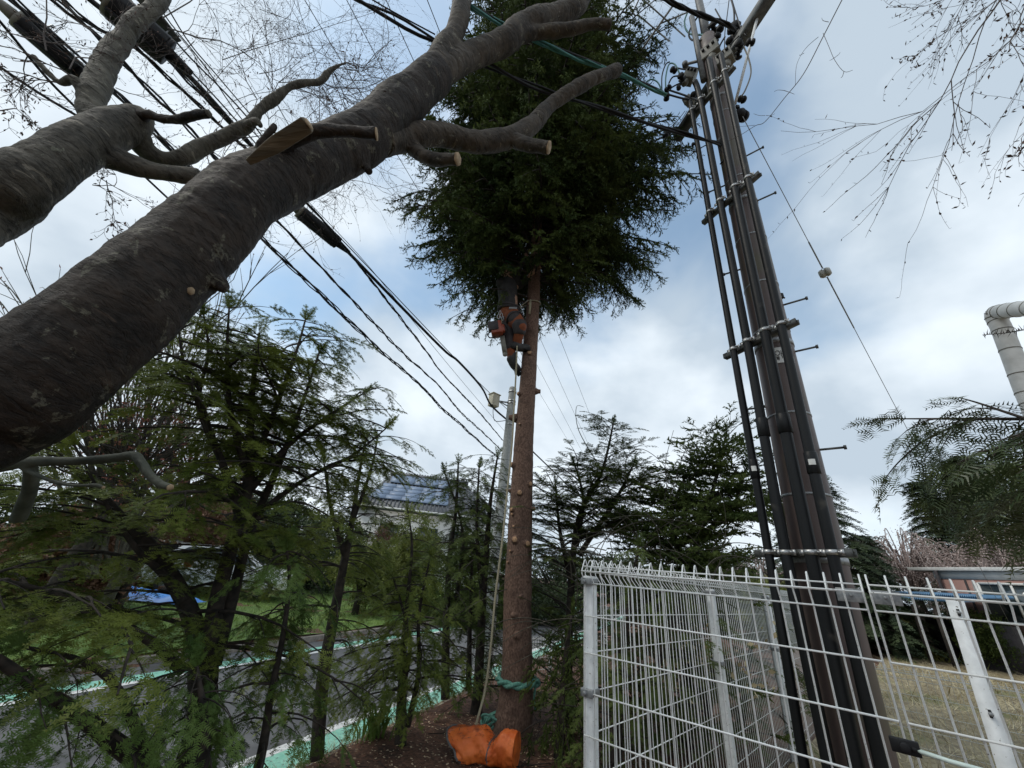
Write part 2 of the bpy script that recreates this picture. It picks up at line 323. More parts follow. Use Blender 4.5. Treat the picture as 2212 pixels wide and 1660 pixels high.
# ================================================================== ground, road
ROADZ = -.35
_A = G(530, 1650, ROADZ)[:2]; _B = G(900, 1505, ROADZ)[:2]; _C = G(500, 1441, ROADZ)[:2]
RD = (_B - _A) / np.linalg.norm(_B - _A); RN = np.array([-RD[1], RD[0]])      # RN points across the road, away
ROADW = (_C - _A).dot(RN)
def across(x, y): return (np.array([x, y]) - _A).dot(RN) if np.ndim(x) == 0 else (x - _A[0]) * RN[0] + (y - _A[1]) * RN[1]
def sstep(a, b, t): t = np.clip((t - a) / (b - a), 0, 1); return t * t * (3 - 2 * t)
def ground_z(x, y):
    s = across(x, y)
    return (ROADZ - .02) * sstep(-1.15, -.62, s) + .14 * sstep(ROADW + .9, ROADW + 1.0, s) + .25 * sstep(ROADW + 2, ROADW + 16, s)
def sheet(name, xs, ys, zf, m, kind='structure'):
    X, Y = np.meshgrid(xs, ys); Z = zf(X, Y); nx = len(xs); ny = len(ys)
    i = np.arange(ny - 1)[:, None] * nx + np.arange(nx - 1)[None]
    b = MB(); b.add(np.stack([X, Y, Z], -1).reshape(-1, 3), np.stack([i, i + 1, i + nx + 1, i + nx], -1).reshape(-1, 4))
    o = b.build(name, m, smooth=True); tag(o, kind=kind); return o
xs = np.concatenate([np.linspace(-400, -22, 12), np.linspace(-20, 22, 170), np.linspace(24, 400, 12)])
ys = np.concatenate([np.linspace(-60, -6, 6), np.linspace(-5, 30, 150), np.linspace(33, 600, 16)])
gr = sheet('ground', xs, ys, ground_z, Mt['mulch'])
def ribbon(name, s0, s1, z, m, parent=None, th=0, a0=-30, a1=200, nseg=40):
    b = MB(); t = np.linspace(a0, a1, nseg); V = []
    for a in t:
        for s in (s0, s1):
            p = _A + RD * a + RN * s; V.append((p[0], p[1], z))
    n = len(V); Q = [(2 * k, 2 * k + 1, 2 * k + 3, 2 * k + 2) for k in range(nseg - 1)]
    if th:
        V += [(v[0], v[1], v[2] - th) for v in V]
        Q += [(2 * k, 2 * k + 2, n + 2 * k + 2, n + 2 * k) for k in range(nseg - 1)] + [(2 * k + 1, n + 2 * k + 1, n + 2 * k + 3, 2 * k + 3) for k in range(nseg - 1)]
    b.add(V, Q); return b.build(name, m, parent)
road = ribbon('road', -.60, ROADW + .88, ROADZ + .004, Mt['asphalt']); tag(road, kind='structure')
for s0, s1, nm, mm in ((-.06, .06, 'edge_line', 'line_white'), (-.42, -.062, 'green_lane', 'line_green'),
                       (ROADW - .06, ROADW + .06, 'edge_line', 'line_white'), (ROADW + .062, ROADW + .36, 'green_lane', 'line_green')):
    tag(ribbon(nm, s0, s1, ROADZ + .009, Mt[mm], road))
kb = ribbon('kerb', ROADW + .88, ROADW + 1.02, ROADZ + .10, Mt['kerb'], th=.2); tag(kb, kind='structure')
lawn = ribbon('lawn', 0, 1, 0, Mt['lawn'])
bpy.data.objects.remove(lawn)
# lawn sheet beyond the road
b = MB(); av = np.linspace(-25, 90, 90); sv = np.concatenate([np.linspace(ROADW + 1.02, ROADW + 12, 22), [ROADW + 20, ROADW + 60]])
Vv = []
for a in av:
    for s in sv:
        p = _A + RD * a + RN * s; Vv.append((p[0], p[1], ground_z(p[0], p[1]) + .02 + .03 * math.sin(a * 1.3 + s)))
nx = len(sv); i = np.arange(len(av) - 1)[:, None] * nx + np.arange(nx - 1)[None]
b.add(Vv, np.stack([i, i + 1, i + nx + 1, i + nx], -1).reshape(-1, 4)); lawn = b.build('lawn', Mt['lawn'], smooth=True); tag(lawn, kind='structure')

# dry field inside and beyond the mesh fences
CORN = P(1267, 1255, 1.94)[:2]
FD = np.array([math.sin(rad(-47.96 + 180)), math.cos(rad(-47.96 + 180))])      # front fence runs this way from the corner
RDn = np.array([math.sin(rad(45.1)), math.cos(rad(45.1))])                      # receding fence
b = MB(); Vv = []; na, ns = 60, 50
for a in np.linspace(0.05, 46, na):
    for s in np.linspace(0.02, 40, ns):
        p = CORN + RDn * a + FD * s
        Vv.append((p[0], p[1], .012 + .05 * (mnoise.noise(Vector((p[0] * .5, p[1] * .5, 0))) + .5)))
i = np.arange(na - 1)[:, None] * ns + np.arange(ns - 1)[None]
b.add(Vv, np.stack([i, i + 1, i + ns + 1, i + ns], -1).reshape(-1, 4)); fld = b.build('field', Mt['field'], smooth=True); tag(fld, kind='structure')

def blades(name, pts, h, w, lean, m, seed=1, tri=True):
    r = np.random.RandomState(seed); n = len(pts); az = r.rand(n) * 6.283
    H = h * (.5 + r.rand(n)); Wd = w * (.6 + .8 * r.rand(n)); le = lean * (.3 + 1.2 * r.rand(n)) * H
    d = np.stack([np.cos(az), np.sin(az), np.zeros(n)], 1); az2 = r.rand(n) * 6.283; ln = np.stack([np.cos(az2), np.sin(az2), np.zeros(n)], 1)
    a = pts - d * Wd[:, None]; c = pts + d * Wd[:, None]; t = pts + ln * le[:, None]; t[:, 2] += H
    V = np.stack([a, c, t], 1).reshape(-1, 3); T = np.arange(3 * n).reshape(-1, 3)
    b = MB(); b.add(V, None, T); return b.build(name, m)
rs = np.random.RandomState(3)
def scatter_rect(n, a0, a1, s0, s1, near=1.0):
    a = a0 + (a1 - a0) * rs.rand(n) ** near; s = s0 + (s1 - s0) * rs.rand(n)
    p = CORN[None] + RDn[None] * a[:, None] + FD[None] * s[:, None]
    return np.column_stack([p, np.full(n, .02)])
q = scatter_rect(70000, .1, 16, .1, 26, 1.2); tag(blades('dry_grass', q, .12, .005, 2.6, Mt['straw'], 4), kind='stuff')
q = scatter_rect(9000, .2, 14, .1, 20, 1.2); q = q[np.array([mnoise.noise(Vector((p[0] * 1.5, p[1] * 1.5, 9))) for p in q]) > .0]; tag(blades('grass_tufts', q, .26, .005, 1.0, Mt['straw'], 14), kind='stuff')
q = scatter_rect(26000, .3, 20, .1, 30, 1.0); 
kk = np.array([mnoise.noise(Vector((p[0] * .4, p[1] * .4, 3))) for p in q]); q = q[(kk > .22)]
tag(blades('green_grass', q, .12, .004, 1.0, Mt['grass'], 5), kind='stuff')
q = scatter_rect(30000, 17.5, 27, .5, 40, 1.0); tag(blades('yellow_grass', q, .28, .012, .9, Mt['grass_yel'], 6), kind='stuff')
# lawn blades
n = 42000; a = rs.rand(n) * 34 - 6; s = ROADW + 1.05 + rs.rand(n) ** 1.3 * 12; p = _A[None] + RD[None] * a[:, None] + RN[None] * s[:, None]
q = np.column_stack([p, ground_z(p[:, 0], p[:, 1]) + .02]); tag(blades('lawn_grass', q, .10, .007, .8, Mt['grass'], 8), kind='stuff')
# litter under the spruce
def flecks(name, n, x0, x1, y0, y1, sz, m, seed, asp=.3):
    r = np.random.RandomState(seed); c = np.column_stack([x0 + (x1 - x0) * r.rand(n), y0 + (y1 - y0) * r.rand(n), np.zeros(n)])
    s = across(c[:, 0], c[:, 1]); c = c[s < -.7]; n = len(c); c[:, 2] = ground_z(c[:, 0], c[:, 1]) + .006 + .01 * r.rand(n)
    az = r.rand(n) * 6.283; L = sz * (.4 + r.rand(n)); d = np.stack([np.cos(az), np.sin(az), .4 * (r.rand(n) - .5)], 1) * L[:, None]
    e = np.stack([-np.sin(az), np.cos(az), .5 * (r.rand(n) - .5)], 1) * (L * asp)[:, None]
    V = np.stack([c - d - e, c + d - e, c + d + e, c - d + e], 1).reshape(-1, 3); b = MB(); b.add(V, np.arange(4 * n).reshape(-1, 4)); return tag(b.build(name, m), kind='stuff')
flecks('wood_chips', 2600, -1.2, 1.6, 2.4, 5.2, .008, Mt['wood_litter'], 11, .6)
flecks('needle_litter', 30000, -2.5, 2.2, 2.2, 9, .022, Mt['needle_litter'], 12, .09)
b = MB()
for k in range(60):
    p = np.array([rs.rand() * 3.5 - 1.6, 2.8 + rs.rand() * 4, 0])
    if across(p[0], p[1]) > -.8: continue
    p[2] = ground_z(p[0], p[1]) + .01; az = rs.rand() * 6.28; l = .08 + .25 * rs.rand(); d = np.array([math.cos(az), math.sin(az), 0]) * l
    b.tube([p - d, p + [0, 0, .01] + d * .2, p + d + [0, 0, .015]], [.004, .003, .002], 4)
tag(b.build('fallen_twigs', Mt['bark_dark']), kind='stuff')

# ================================================================== mesh fences
def mesh_fence(name, label, dirv, org, posts, L, top, wr, panels, group, wire, z0=.03, pitch=.05, postw=.052, nearside=1, sides=6):
    """panels: list of (t0, t1); posts: list of t"""
    root = empty(name, (org[0], org[1], 0), label, 'mesh fence', group)
    d3 = np.array([dirv[0], dirv[1], 0]); nrm = np.array([-dirv[1], dirv[0], 0]) * nearside; up = np.array([0, 0, 1.0]); o3 = np.array([org[0], org[1], 0.0])
    for (t0, t1) in panels:
        b = MB(); n = int(round((t1 - t0) / pitch))
        prof = [(0, z0), (0, top - .105), (.030, top - .068), (.030, top - .050), (.004, top - .003), (-.004, top), (-.016, top - .022), (-.032, top - .058)]
        for k in range(n + 1):
            t = t0 + k * (t1 - t0) / n
            jx = rnd.uniform(-.0015, .0015)
            b.tube([o3 + d3 * (t + jx) + nrm * (o - wr) + up * z for o, z in prof], wr, sides)
        hz = [top - .108, top - .055 , top - .25, top - .40, top - .55, top - .70, top - .85, top - 1.0, top - 1.15, top - 1.30, top - 1.38]
        for z in hz:
            if z < z0: continue
            off = {0: .0, 1: .033}.get(hz.index(z), .0)
            b.tube([o3 + d3 * t0 + nrm * (off + wr) + up * z, o3 + d3 * t1 + nrm * (off + wr) + up * z], wr * 1.1, sides)
        b.tube([o3 + d3 * t0 - nrm * .034 + up * (top - .055), o3 + d3 * t1 - nrm * .034 + up * (top - .055)], wr * 1.1, sides)
        b.tube([o3 + d3 * t0 + nrm * .018 + up * (top - .032), o3 + d3 * t1 + nrm * .018 + up * (top - .032)], wr * 1.0, sides)
        b.build('wire_panel', Mt[wire], root, smooth=True)
    for t in posts:
        b = MB(); ct = .5 * (top - .075)
        b.box(o3 + d3 * t - nrm * (postw * .5 + .012) + up * ct, postw, postw, top - .075, (d3, nrm, up))
        po = b.build('post', Mt['galv'], root, bevel=.004)
        for z in (top - .10, top - .55, top - 1.2):
            if z < .1: continue
            c = MB(); cen = o3 + d3 * t + up * z
            c.box(cen - nrm * (postw * .5 + .010), postw + .012, postw + .012, .028, (d3, nrm, up))
            c.box(cen + nrm * .014 + d3 * (postw * .15), postw * 1.25, .004, .030, (d3, nrm, up))
            c.tube([cen + nrm * .012, cen + nrm * .026], .008, 6)
            c.build('clamp', Mt['clamp'], root, bevel=.002)
    return root
fr = mesh_fence('mesh_fence', 'white welded mesh fence with looped top running towards the lower right corner, nearest the camera', FD, CORN, [0, 2.0], 2.0, 1.45, .0030,
                [(-.01, 1.07), (1.09, 3.05)], 'mesh fence runs', 'wire', postw=.050, nearside=-1)
# joint plates where the two front panels meet
b = MB(); c0 = np.array([*(CORN + FD * 1.08), 0]); d3 = np.array([*FD, 0]); nn = np.array([FD[1], -FD[0], 0]); up = np.array([0, 0, 1.0])
for dz in (1.383,):
    for s in (-.045, .045): b.box(c0 + d3 * s + nn * -.01 + up * dz, .078, .004, .042, (d3, nn, up)); b.tube([c0 + d3 * s + nn * -.005 + up * dz, c0 + d3 * s + nn * .006 + up * dz], .006, 6)
b.build('joint_plate', Mt['clamp'], fr, bevel=.002)
j = P(1955, 1613, 1.05)
b = MB(); b.box(j, .06, .018, .032, (d3, nn, up)); b.tube([j - nn * .02, j + nn * .02], .012, 8); b.tube([j + d3 * .018 - nn * .016, j + d3 * .018 + nn * .016], .006, 8)
b.build('cable_joint', Mt['black'], fr, bevel=.004)
b = MB(); e_ = P(2160, 1675, .93); b.tube([j, j * .5 + e_ * .5 + [0, 0, -.003], e_], .0055, 8); b.build('pale_tube', Mt['line_green'], fr, smooth=True).data.materials[0] = Mt['rope_green'] if False else mat('pale_tube', (.50, .60, .56), (.58, .68, .63), .4, 30)
rf = mesh_fence('mesh_fence', 'white welded mesh fence receding from the corner post beside the bushes', RDn, CORN, [1.67, 3.33, 5.0], 5, 1.45, .0026,
                [(.03, 1.66), (1.68, 3.32), (3.34, 5.0)], 'mesh fence runs', 'wire', postw=.052, nearside=1, sides=5)
E5 = CORN + RDn * 5.0
mesh_fence('mesh_fence', 'low weathered mesh fence crossing the dry field behind the near fence', FD, E5, [0.02, 2.0, 4.0, 6.0], 8, .78, .0024,
           [(.0, 1.98), (2.02, 3.98), (4.02, 5.98), (6.02, 8)], 'mesh fence runs', 'wire_low', postw=.04, nearside=-1, sides=4)
mesh_fence('mesh_fence', 'far end of the mesh fence line beyond the fourth post', RDn, E5, [1.67, 3.33], 5, 1.42, .0026,
           [(.02, 1.66), (1.68, 3.32)], 'mesh fence runs', 'wire_low', postw=.05, nearside=1, sides=4)
# separate galvanised angle post with slotted holes behind the front fence
pa = P(2058, 1300, 1.62); pb = P(2112, 1440, 1.62); D_ = math.hypot(pa[0], pa[1])
pa = HD(2062, 1297, D_); pb = HD(2176, 1660, D_); pb = pa + (pb - pa) * (pa[2] / (pa[2] - pb[2]))
t_ = (pa - pb); Lp = np.linalg.norm(t_); t_ /= Lp; ex = np.array([*FD, 0]); ex -= t_ * t_.dot(ex); ex /= np.linalg.norm(ex); ey = np.cross(t_, ex)
root = empty('angle_post', (pb[0], pb[1], 0), 'grey galvanised steel angle post with slotted holes behind the near fence at lower right', 'post')
b = MB(); b.prism([(-.027, -.002), (.027, -.002), (.027, .024), (.023, .024), (.023, .002), (-.027, .002)], pb, pa, ex, ey)
b.build('angle_bar', Mt['galv'], root)
for z in (.045, .38, .72, 1.05):
    c = pa - t_ * z - ey * .0045; b = MB(); b.box(c, .009, .003, .026, (ex, ey, t_)); b.build('slot', Mt['black'], root, bevel=.001)
    if z < .5:
        b = MB(); b.tube([c, c - ey * .02], .007, 6); b.build('bolt', Mt['clamp'], root)

# ================================================================== brown utility pole and its pipes
PD = 3.3
pc = HD(1766, 1190, PD); PC = pc[:2].copy(); LEAN = (HD(1564, 254, PD) - pc) / (HD(1564, 254, PD)[2] - pc[2])
def pole_at(z): return np.array([PC[0] + LEAN[0] * (z - pc[2]), PC[1] + LEAN[1] * (z - pc[2]), z])
pole = empty('utility_pole', pole_at(0), 'brown steel utility pole carrying four black pipes and junction boxes behind the white fence', 'utility pole')
PR = lambda z: .150 - .0062 * z
zs = np.linspace(-.1, 7.95, 34); b = MB(); b.tube([pole_at(z) for z in zs], [PR(z) for z in zs], 32); b.build('pole_shaft', Mt['pole'], pole, smooth=True)
b = MB(); b.tube([pole_at(z) for z in (7.9, 8.6, 9.8)], [.06, .05, .045], 20); b.tube([pole_at(z) + np.array([-.14, .02, 0]) for z in (7.0, 8.6)], .035, 14); b.build('pole_top', Mt['pole_top'], pole, smooth=True)
for z in (.55, 1.98, 2.55, 3.28, 3.75, 4.3, 5.1, 6.2):
    b = MB(); r_ = PR(z) + .003; ph = rnd.uniform(0, 1)
    b.tube([pole_at(z - .008), pole_at(z + .008)], r_, 28); b.build('steel_band', Mt['clamp'], pole, smooth=False)
BARV = np.array([math.sin(rad(-21.8)), math.cos(rad(-21.8))]); BARN = np.array([-BARV[1], BARV[0]])
if BARN.dot(PC) > 0: BARN = -BARN
def on_line(x, y, off, cz):
    """plan position where the pixel's ray meets the bar line beside the pole"""
    r = ray(x, y); c = pole_at(cz)[:2] + BARN * off
    A = np.array([[r[0], -BARV[0]], [r[1], -BARV[1]]]); s, t = np.linalg.solve(A, c)
    return EYE + r * s
rows = [  # pixel on each pipe at: lower bracket, middle, upper, top ; true radius
    ([(1660, 1193), (1584, 755), (1532, 459), (1494, 239)], .026),
    ([(1697, 1194), (1614, 738), (1555, 435), (1513, 216)], .032),
    ([(1752, 1194), (1652, 715), (1587, 405), (1542, 181)], .036),
    ([(1798, 1194), (1687, 701), (1615, 386), (1565, 156)], .030)]
BR = [[], [], [], []]
for ci, (px, r_) in enumerate(rows):
    pts = [on_line(x, y, PR(2) + .075, z) for (x, y), z in zip(px, (1.6, 3.2, 4.7, 5.9))]
    for k in range(4): BR[k].append(pts[k])
    lo_ = on_line([1738, 1793, 1852, 1906][ci], 1660, PR(2) + .075, .7); dn = (lo_ - pts[0]) / (pts[0][2] - lo_[2]); base = pts[0] + dn * (pts[0][2] + .1); upd = (pts[3] - pts[2]) / (pts[3][2] - pts[2][2])
    topx = {0: .18, 1: .42, 2: .62, 3: .42}[ci] * .8
    path = [base, pts[0], pts[1], pts[2], pts[3], pts[3] + upd * topx]
    if ci == 1: path[-1] = path[-1] + np.array([-.04, -.02, 0])
    pp, rr = catr([(p, r_) for p in path], 6)
    b = MB(); b.tube(pp, rr, 20)
    co = b.build('conduit', Mt['conduit'], pole, smooth=True)
    # coupling sleeves and worn sticker
    for (x, y), st in {0: [((1630, 1015), 1)], 1: [((1643, 925), 0)], 2: [((1684, 915), 0)], 3: [((1748, 1000), 1)]}[ci]:
        f_ = (y - px[0][1]) / (px[1][1] - px[0][1]); i_ = None
        zt = np.interp(y, [px[1][1], px[0][1]], [pts[1][2], pts[0][2]])
        # find height on the pipe whose projection is y
        best = min(np.linspace(1.5, 3.2, 200), key=lambda z: abs((lambda q: CY - F * q[1] / -q[2])(M.T @ (pts[0] + (pts[1] - pts[0]) * (z - pts[0][2]) / (pts[1][2] - pts[0][2]) - EYE)) - y))
        c = pts[0] + (pts[1] - pts[0]) * (best - pts[0][2]) / (pts[1][2] - pts[0][2]); ax = (pts[1] - pts[0]) / np.linalg.norm(pts[1] - pts[0])
        b = MB(); b.tube([c - ax * .07, c - ax * .066, c + ax * .066, c + ax * .07], [r_ * 1.05, r_ * 1.2, r_ * 1.2, r_ * 1.1], 20); b.build('pipe_sleeve', Mt['conduit'], pole)
        if st:
            tocam = EYE - c; tocam -= ax * tocam.dot(ax); tocam /= np.linalg.norm(tocam); sd = np.cross(ax, tocam)
            b = MB(); Vs = []
            for h in (-.018, .018):
                for an in np.linspace(-.5, .5, 7): Vs.append(c + ax * h + (tocam * math.cos(an) + sd * math.sin(an)) * (r_ * 1.2 + .0015))
            b.add(Vs, [(k, k + 1, 8 + k, 7 + k) for k in range(6)]); b.build('sticker', Mt['label'], pole)
    for k in (0, 1, 2, 3):
        c = pts[k]; b = MB(); b.tube([c - [0, 0, .014], c + [0, 0, .014]], r_ + .0035, 24)
        tocam = np.array([BARN[0], BARN[1], 0]); sd = np.array([BARV[0], BARV[1], 0])
        b.box(c - sd * (r_ + .016), .03, .004, .034, (sd, tocam, [0, 0, 1])); b.box(c + sd * (r_ + .016), .03, .004, .034, (sd, tocam, [0, 0, 1]))
        b.tube([c - sd * (r_ + .018) - tocam * .03, c - sd * (r_ + .018) + tocam * .03], .006, 6); b.build('pipe_clamp', Mt['steel'], pole)
up3 = np.array([0, 0, 1.0])
for k in (0, 1, 2, 3):
    a_, c_ = BR[k][0], BR[k][3]; d = c_ - a_; d[2] = 0; d /= np.linalg.norm(d); z = np.mean([q[2] for q in BR[k]]) ; nb = np.array([-BARN[0], -BARN[1], 0])
    o_ = nb * .062; e1 = a_ - d * .13; e2 = c_ + d * .08; e1[2] = e2[2] = z
    if k == 3: e1 = BR[3][1] - d * .12; e1[2] = z
    b = MB(); b.prism([(-.022, -.022), (-.022, .022), (-.018, .022), (-.018, -.018), (.018, -.018), (.018, .022), (.022, .022), (.022, -.022)], e1 + o_, e2 + o_, nb, up3)
    b.build('bracket_bar', Mt['beam'], pole)
    b = MB(); c = pole_at(z - .03); b.tube([c - [0, 0, .02], c + [0, 0, .02]], PR(z) + .005, 28); b.build('pole_band', Mt['clamp'], pole)
# step bolts
for (x, y, x2, y2) in [(1760, 973, 1805, 957), (1690, 660, 1718, 645), (1632, 436, 1656, 415), (1609, 339, 1628, 322), (1568, 400, 1556, 410), (1607, 580, 1590, 590), (1650, 880 , 1636, 890), (1722, 759, 1740, 760)]:
    D_ = PD; p = HD(x, y, D_); q_ = HD(x2, y2, D_ * 1.0); q_[2] = p[2] + .0; q_ = p + (q_ - p) / max(np.linalg.norm(q_ - p), 1e-6) * (.16 if y2 < 700 or y > 900 else .12)
    d = (q_ - p) / np.linalg.norm(q_ - p); b = MB(); b.tube([p - d * .08, q_], .008, 8); b.tube([q_ - d * .004, q_ + d * .012], .015, 6); b.build('step_bolt', Mt['beam'], pole)
# number plate round the shaft
def plate(z0, z1, az0, az1, name, m, zr=0):
    b = MB(); V = []; n = 14
    for z in (z0, z1):
        for t in np.linspace(az0, az1, n):
            c = pole_at(z); r_ = PR(z) + .004; V.append((c[0] + r_ * math.cos(t), c[1] + r_ * math.sin(t), z))
    b.add(V, [(k, k + 1, n + k + 1, n + k) for k in range(n - 1)]); return b.build(name, m, pole, smooth=True)
azc = math.atan2(-PC[1], -PC[0])
pz = HD(1691, 781, PD)[2]
plate(pz - .075, pz + .06, azc - .55, azc + .95, 'label_plate', Mt['label'])
# black mark of the plate: a ring emblem and character-like strokes, as flat shapes proud of it
def onpole(an, z, e=.006): c = pole_at(z); r_ = PR(z) + e; return np.array([c[0] + r_ * math.cos(azc + an), c[1] + r_ * math.sin(azc + an), z])
b = MB()
ring = [onpole(.12 + .11 * math.cos(t), pz + .01 + .02 * math.sin(t)) for t in np.linspace(0, 6.283, 17)]; b.tube(ring, .0025, 4)
for an in (-.03, .02, .07): b.tube([onpole(an + .08, pz - .05), onpole(an + .08, pz - .018)], .002, 4)
b.tube([onpole(.03, pz - .035), onpole(.17, pz - .035)], .002, 4); b.tube([onpole(.3, pz - .04), onpole(.3, pz + .03)], .002, 4); b.tube([onpole(.26, pz), onpole(.36, pz)], .002, 4)
b.build('plate_mark', Mt['black'], pole)
# cross-arm beam towards the upper right, with brace
def PZ(x, y, z): return G(x, y, z)
zb = 1.35 + (HD(1564, 148, PD)[2] - 1.35) * 1.055
a_ = PZ(1462, 300, zb); c_ = PZ(1690, -50, zb); bd = (c_ - a_) / np.linalg.norm(c_ - a_); bn = np.cross(bd, up3)
b = MB(); b.prism([(-.06, -.065), (.06, -.065), (.06, .065), (.052, .065), (.052, -.055), (-.052, -.055), (-.052, .065), (-.06, .065)], a_, c_, bn, up3); b.build('crossarm', Mt['beam'], pole)
zbr = HD(1599, 170, PD)[2]
b = MB(); b.tube([HD(1588, 225, PD), PZ(1637, 35, zb - .02)], .016, 8); b.build('arm_brace', Mt['galv'], pole, smooth=True)
# junction boxes on pipe tops
def jbox(x, y, D, w, d, h, rot, tilt=0, holes=3):
    c = HD(x, y, D); f_ = EYE - c; f_[2] = 0; f_ /= np.linalg.norm(f_); s_ = np.cross(up3, f_)
    ca, sa = math.cos(rot), math.sin(rot); ex = s_ * ca + f_ * sa; ey = -s_ * sa + f_ * ca; ez = up3.copy()
    if tilt: ct, st = math.cos(tilt), math.sin(tilt); ex, ez = ex * ct + ez * st, -ex * st + ez * ct
    b = MB(); b.box(c, w, d, h, (ex, ey, ez)); b.box(c - ez * h * .42, w * 1.06, d * 1.06, h * .10, (ex, ey, ez)); b.box(c + ez * h * .42, w * 1.04, d * 1.04, h * .06, (ex, ey, ez))
    o = b.build('junction_box', Mt['box'], pole, bevel=.006)
    for k in range(holes):
        e = c + ex * w * (-.3 + .3 * k) + ey * (d * .53) + ez * h * .12
        g = MB(); g.tube([e - ey * .01, e + ey * .022], .017, 10); g.build('cable_gland', Mt['black'], o)
    b = MB(); b.tube([c - ez * h * .5, c - ez * (h * .5 + .04), c - ez * (h * .5 + .09)], [w * .30, w * .26, w * .18], 12); b.build('box_neck', Mt['box'], o)
    return c
J1 = jbox(1535, 114, PD - .06, .20, .12, .24, .15); J2 = jbox(1566, 128, PD - .16, .165, .12, .20, .1); J3 = jbox(1489, 166, PD + .15, .15, .12, .26, -.5, -.45)
J4 = jbox(1487, 218, PD + .2, .10, .09, .12, 0.2, .3, 0)
# insulators, cable clamps: dark fittings
for (x, y, r_, D) in [(1541, 60, .045, PD), (1534, 96, .05, PD), (1588, 66, .06, PD), (1600, 75, .04, PD), (1472, 168, .035, PD), (1443, 192, .03, PD), (1440, 210, .03, PD),
                   (1556, 62, .035, PD), (1548, 82, .035, PD), (1578, 90, .035, PD), (1455, 152, .03, PD), (1500, 205, .03, PD), (1466, 190, .022, PD), (1595, 120, .03, PD), (1552, 150, .03, PD), (1606, 62, .03, PD), (1524, 50, .03, PD),
                   (1621, 92, .04, PD - .15), (1597, 97, .035, PD - .1), (1443, 285, .03, PD), (1438, 293, .022, PD), (1601, 250, .05, PD + .1), (1603, 215, .03, PD + .1), (1560, 308, .035, PD - .1), (1500, 312, .02, PD)]:
    r_ *= 1.6 if x < 1620 else 1.2; c = HD(x, y, D); b = MB(); v = np.array([rnd.uniform(-1, 1), rnd.uniform(-1, 1), rnd.uniform(-.3, .3)]); v /= np.linalg.norm(v)
    b.tube([c - v * r_, c - v * r_ * .8, c - v * r_ * .3, c - v * r_ * .2, c + v * r_ * .2, c + v * r_ * .3, c + v * r_ * .8, c + v * r_], [r_ * .3, r_ * .75, r_ * .8, r_ * .4, r_ * .4, r_ * .9, r_ * .7, r_ * .3], 12)
    b.box(c + v * r_ * .2 + up3 * r_ * .5, r_ * .6, r_ * .5, r_ * .9); b.build('insulator', Mt['black'], pole, bevel=.003)
# wedge clamp, street lamp arm, jumper leads
b = MB(); q1 = HD(1480, 140, PD + .1); q2 = HD(1532, 122, PD); b.tube([q1, q1 * .5 + q2 * .5 - up3 * .02, q2], .018, 8); b.tube([q1 - up3 * .05, q1 + up3 * .03], .04, 10); b.build('lamp_arm', Mt['pole_top'], pole, smooth=True)
jl = [([(1485, 28), (1479, 45), (1481, 62), (1492, 74), (1520, 76)], 'teal', .012), ([(1510, 33), (1495, 55), (1488, 75), (1495, 87), (1515, 88)], 'cable', .012),
      ([(1580, 0), (1585, 20), (1586, 45), (1583, 68)], 'cable', .011), ([(1581, 0), (1590, 30), (1600, 60), (1612, 78)], 'cable', .007), ([(1545, 20), (1560, 45), (1575, 58)], 'cable', .008),
      ([(1575, 0), (1570, 40), (1566, 70), (1565, 110)], 'cable', .006), ([(1606, 100), (1618, 130), (1622, 160), (1610, 195), (1600, 210)], 'box', .008),
      ([(1536, 95), (1534, 105), (1532, 112)], 'cable', .010), ([(1549, 95), (1546, 105), (1543, 112)], 'cable', .010), ([(1566, 80), (1556, 97), (1552, 110)], 'cable', .010),
      ([(1596, 78), (1575, 100), (1560, 122)], 'cable', .007), ([(1600, 80), (1582, 104), (1570, 122)], 'cable', .007),
      ([(1439, 205), (1438, 170), (1445, 140), (1458, 140), (1468, 160)], 'teal', .010), ([(1430, 200), (1430, 165), (1438, 140), (1447, 134)], 'cable', .009), ([(1397, 178), (1408, 172), (1422, 180), (1432, 205)], 'teal', .010),
      ([(1460, 147), (1475, 150), (1488, 152)], 'cable', .010), ([(1445, 180), (1455, 166), (1480, 165)], 'cable', .010), ([(1450, 190), (1465, 182), (1482, 178)], 'cable', .010),
      ([(1445, 205), (1470, 212), (1490, 216)], 'cable', .012), ([(1445, 195), (1475, 205), (1510, 218)], 'cable', .012), ([(1470, 305), (1475, 330), (1487, 338), (1505, 325), (1525, 314)], 'cable', .006),
      ([(1480, 240), (1460, 265), (1442, 280)], 'cable', .004), ([(1484, 240), (1466, 268), (1446, 282)], 'cable', .004), ([(1555, 320), (1565, 340), (1556, 355)], 'black', .008), ([(1552, 400), (1556, 440), (1560, 480), (1575, 520)], 'cable', .003)]
for pts, m_, r_ in jl:
    pp = catmull([HD(x, y, PD + (.1 if x < 1500 else -.08)) for x, y in pts], 6); b = MB(); b.tube(pp, r_, 8); b.build('jumper_lead', Mt[m_], pole, smooth=True)
# rear fittings on the right flank
for (x, y) in [(1601, 232), (1694, 640), (1598, 268)]:
    b = MB(); c = HD(x - 8, y, PD + .05); b.box(c, .04, .03, .05); b.tube([c, c + np.array([.05, .02, .0])], .008, 6); b.build('pole_fitting', Mt['black'], pole, bevel=.004)

